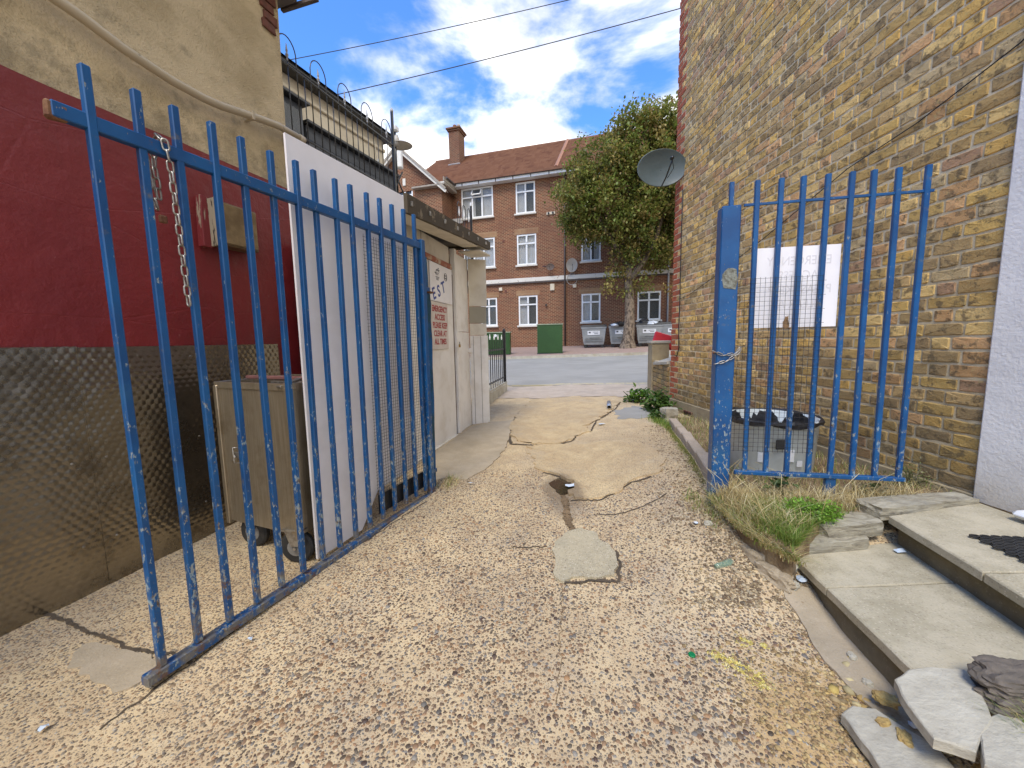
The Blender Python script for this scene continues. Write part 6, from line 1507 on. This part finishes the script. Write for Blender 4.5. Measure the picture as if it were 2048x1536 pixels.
    for x in (-2.48, -2.22): MB().lathe([(.06, 0), (.06, .05), (.04, .06)], 10, (x, -.05, 8.82), rot=Matrix.Rotation(R(90), 3, 'X')).build('flue', M['black'], b)
    MB().tube([(-2.66, -.06, 3.4), (-2.66, -.14, 3.38)], .07, 10).build('flue', M['gut'], b)
    # chimney rising through the roof
    def stack(x0, x1, y0, y1, z0, z1):
        c = MB().box(((x0+x1)/2, (y0+y1)/2, (z0+z1)/2), (x1-x0, y1-y0, z1-z0)).build('chimney', M['stack_brick'], b)
        MB().box(((x0+x1)/2, (y0+y1)/2, z1-.12), (x1-x0+.14, y1-y0+.14, .10)).build('corbel', M['stack_brick'], c); MB().box(((x0+x1)/2, (y0+y1)/2, z1), (x1-x0+.30, y1-y0+.30, .10)).build('corbel', M['stack_brick'], c)
        for q in (.35, .72): MB().lathe([(.11, 0), (.09, .12), (.12, .3), (.13, .42), (.08, .46)], 12, (x0+(x1-x0)*q, (y0+y1)/2, z1+.04)).build('chimney_pot', M['tiles'] if q < .5 else M['lead'], c, smooth=True)
        MB().box(((x0+x1)/2, y0-.05, z0+.42), (x1-x0+.1, .12, .22), rot=Matrix.Rotation(R(36), 3, 'X')).build('flashing', M['lead'], c)
    stack(-10.35, -9.55, 3.3, 4.3, 13.5, 16.45)
    # gabled wing at the left, reaching towards the road
    wx = -8.77; wd = 1.49; gx = wx-2.75; half = 2.75+.0; G0 = -wd
    zc = 10.6; pk = 13.1
    hol = [(wx-2.62-.45, wx-2.62+.65, 10.07-.75, 10.84), (wx-3.3, wx-2.0, 5.9, 7.7), (wx-3.3, wx-2.0, 2.2, 4.0)]
    k = MB(); wall_holes(k, gx-half, wx, .3, zc, hol, y=G0)
    k.add([(gx-half, G0, zc), (wx, G0, zc), (gx, G0, pk)], [(0, 1, 2)]); k.add([(wx, G0, .3), (wx, 0, .3), (wx, 0, zc+.3), (wx, G0, zc+.3)], [(0, 1, 2, 3)]); k.build('wing_wall', M['house_brick'], b)
    for i, q in enumerate(hol):
        fr = window(b, *q, 2, curt='none', seed=30+i, lintel=False, sill=True, y=.05); fr.location = (0, G0, 0)
    MB().box((wx-2.52, G0-.02, 11.15), (.20, .06, .42), bev=.01).build('keystone', M['cream_band'], b)
    # wing roof and barge boards
    ov = .35; k = MB()
    for s_ in (-1, 1):
        xe = gx+s_*(half+.35); ze = zc-.35*(pk-zc)/half
        k.add([(gx, G0-ov, pk+.12), (xe, G0-ov, ze+.12), (xe, 5.5, ze+.12), (gx, 5.5, pk+.12)], [(0, 1, 2, 3)])
    k.build('wing_roof', M['tiles'], b)
    for s_ in (-1, 1):
        xe = gx+s_*(half+.42); ze = zc-.42*(pk-zc)/half; dirv = Vector((xe-gx, 0, ze-pk)); L = dirv.length; an = math.atan2(dirv.z, dirv.x)
        mid = Vector(((gx+xe)/2, G0-ov, (pk+ze)/2)); rt = Matrix.Rotation(-an, 3, 'Y')
        MB().box(mid+Vector((0, -.02, .10)), (L, .05, .12), rot=rt).build('barge_board', M['wood_pale'], b); MB().box(mid+Vector((0, .03, -.06)), (L, .05, .16), rot=rt).build('barge_board', M['cream_band'], b)
        MB().box(mid+Vector((0, ov/2, -.02)), (L, ov, .03), rot=rt).build('verge_soffit', M['cream_band'], b)
    MB().box((wx-.75, G0-.17, 10.62), (2.2, .36, .10), bev=.01).build('eaves_return', M['wood_pale'], b)
    MB().box((wx+.18, (G0)/2-.15, 10.72), (.36, wd+.35, .08)).build('wing_soffit', M['cream_band'], b)
    MB().box((wx+.37, (G0)/2-.35, 10.84), (.05, wd+.3, .22)).build('wing_fascia', M['wood_pale'], b)
    MB().tube([(wx+.43, G0-.2, 10.98), (wx+.43, -.45, 11.02)], .07, 8).build('gutter', M['gut'], b)
    MB().box((xl+.35, -.05, 8.95), (.75, .12, .30)).build('stone_block', M['cream_band'], b)
block()
fx = lambda s_, off, z: (4.787+.9613*s_-.2756*off, 23.5-.2756*s_-.9613*off, z)
d1 = sat_dish('satellite_dish', fx(-1.05, .35, 5.62), 100, .33, .40, M['dish_light'], 'pale round satellite dish on the brick block beside the drain pipe', (0, .33, -.3))
k = MB().tube([(.0+.30*math.cos(a), .25, -.78+.32*math.sin(a)) for a in np.linspace(0, 6.28, 24)[:-1]], .018, 5, closed=True).build('coiled_cable', M['dish_light'], d1)
d2 = sat_dish('satellite_dish', fx(-2.35, .35, 5.62), 120, .26, .20, simple('brown dish', (.16, .11, .08), None, 5, .6, .05), 'small brown satellite dish left of the pale one', (0, .33, .1))
MB().box((-.35, .22, .12), (.7, .03, .03)).build('mount_arm', M['gut'], d2)

# ------------------------------------------------------------------ overhead wires
def wire(a, b, sag, label):
    A, B = Vector(a), Vector(b); pts = []
    for i in range(25): t = i/24; p = A.lerp(B, t); p.z -= sag*4*t*(1-t); pts.append(p)
    MB().tube(pts, .012, 5).build('overhead_cable', M['cable'], label=label, cat='cable', group='overhead cables')
wire((-9.5, 14, 10.35), (4.5, 14, 12.85), .12, 'upper thin overhead cable crossing the sky')
wire((-5.6, 12, 8.25), (7.5, 12, 11.1), .10, 'lower overhead cable rising towards the brick wall')
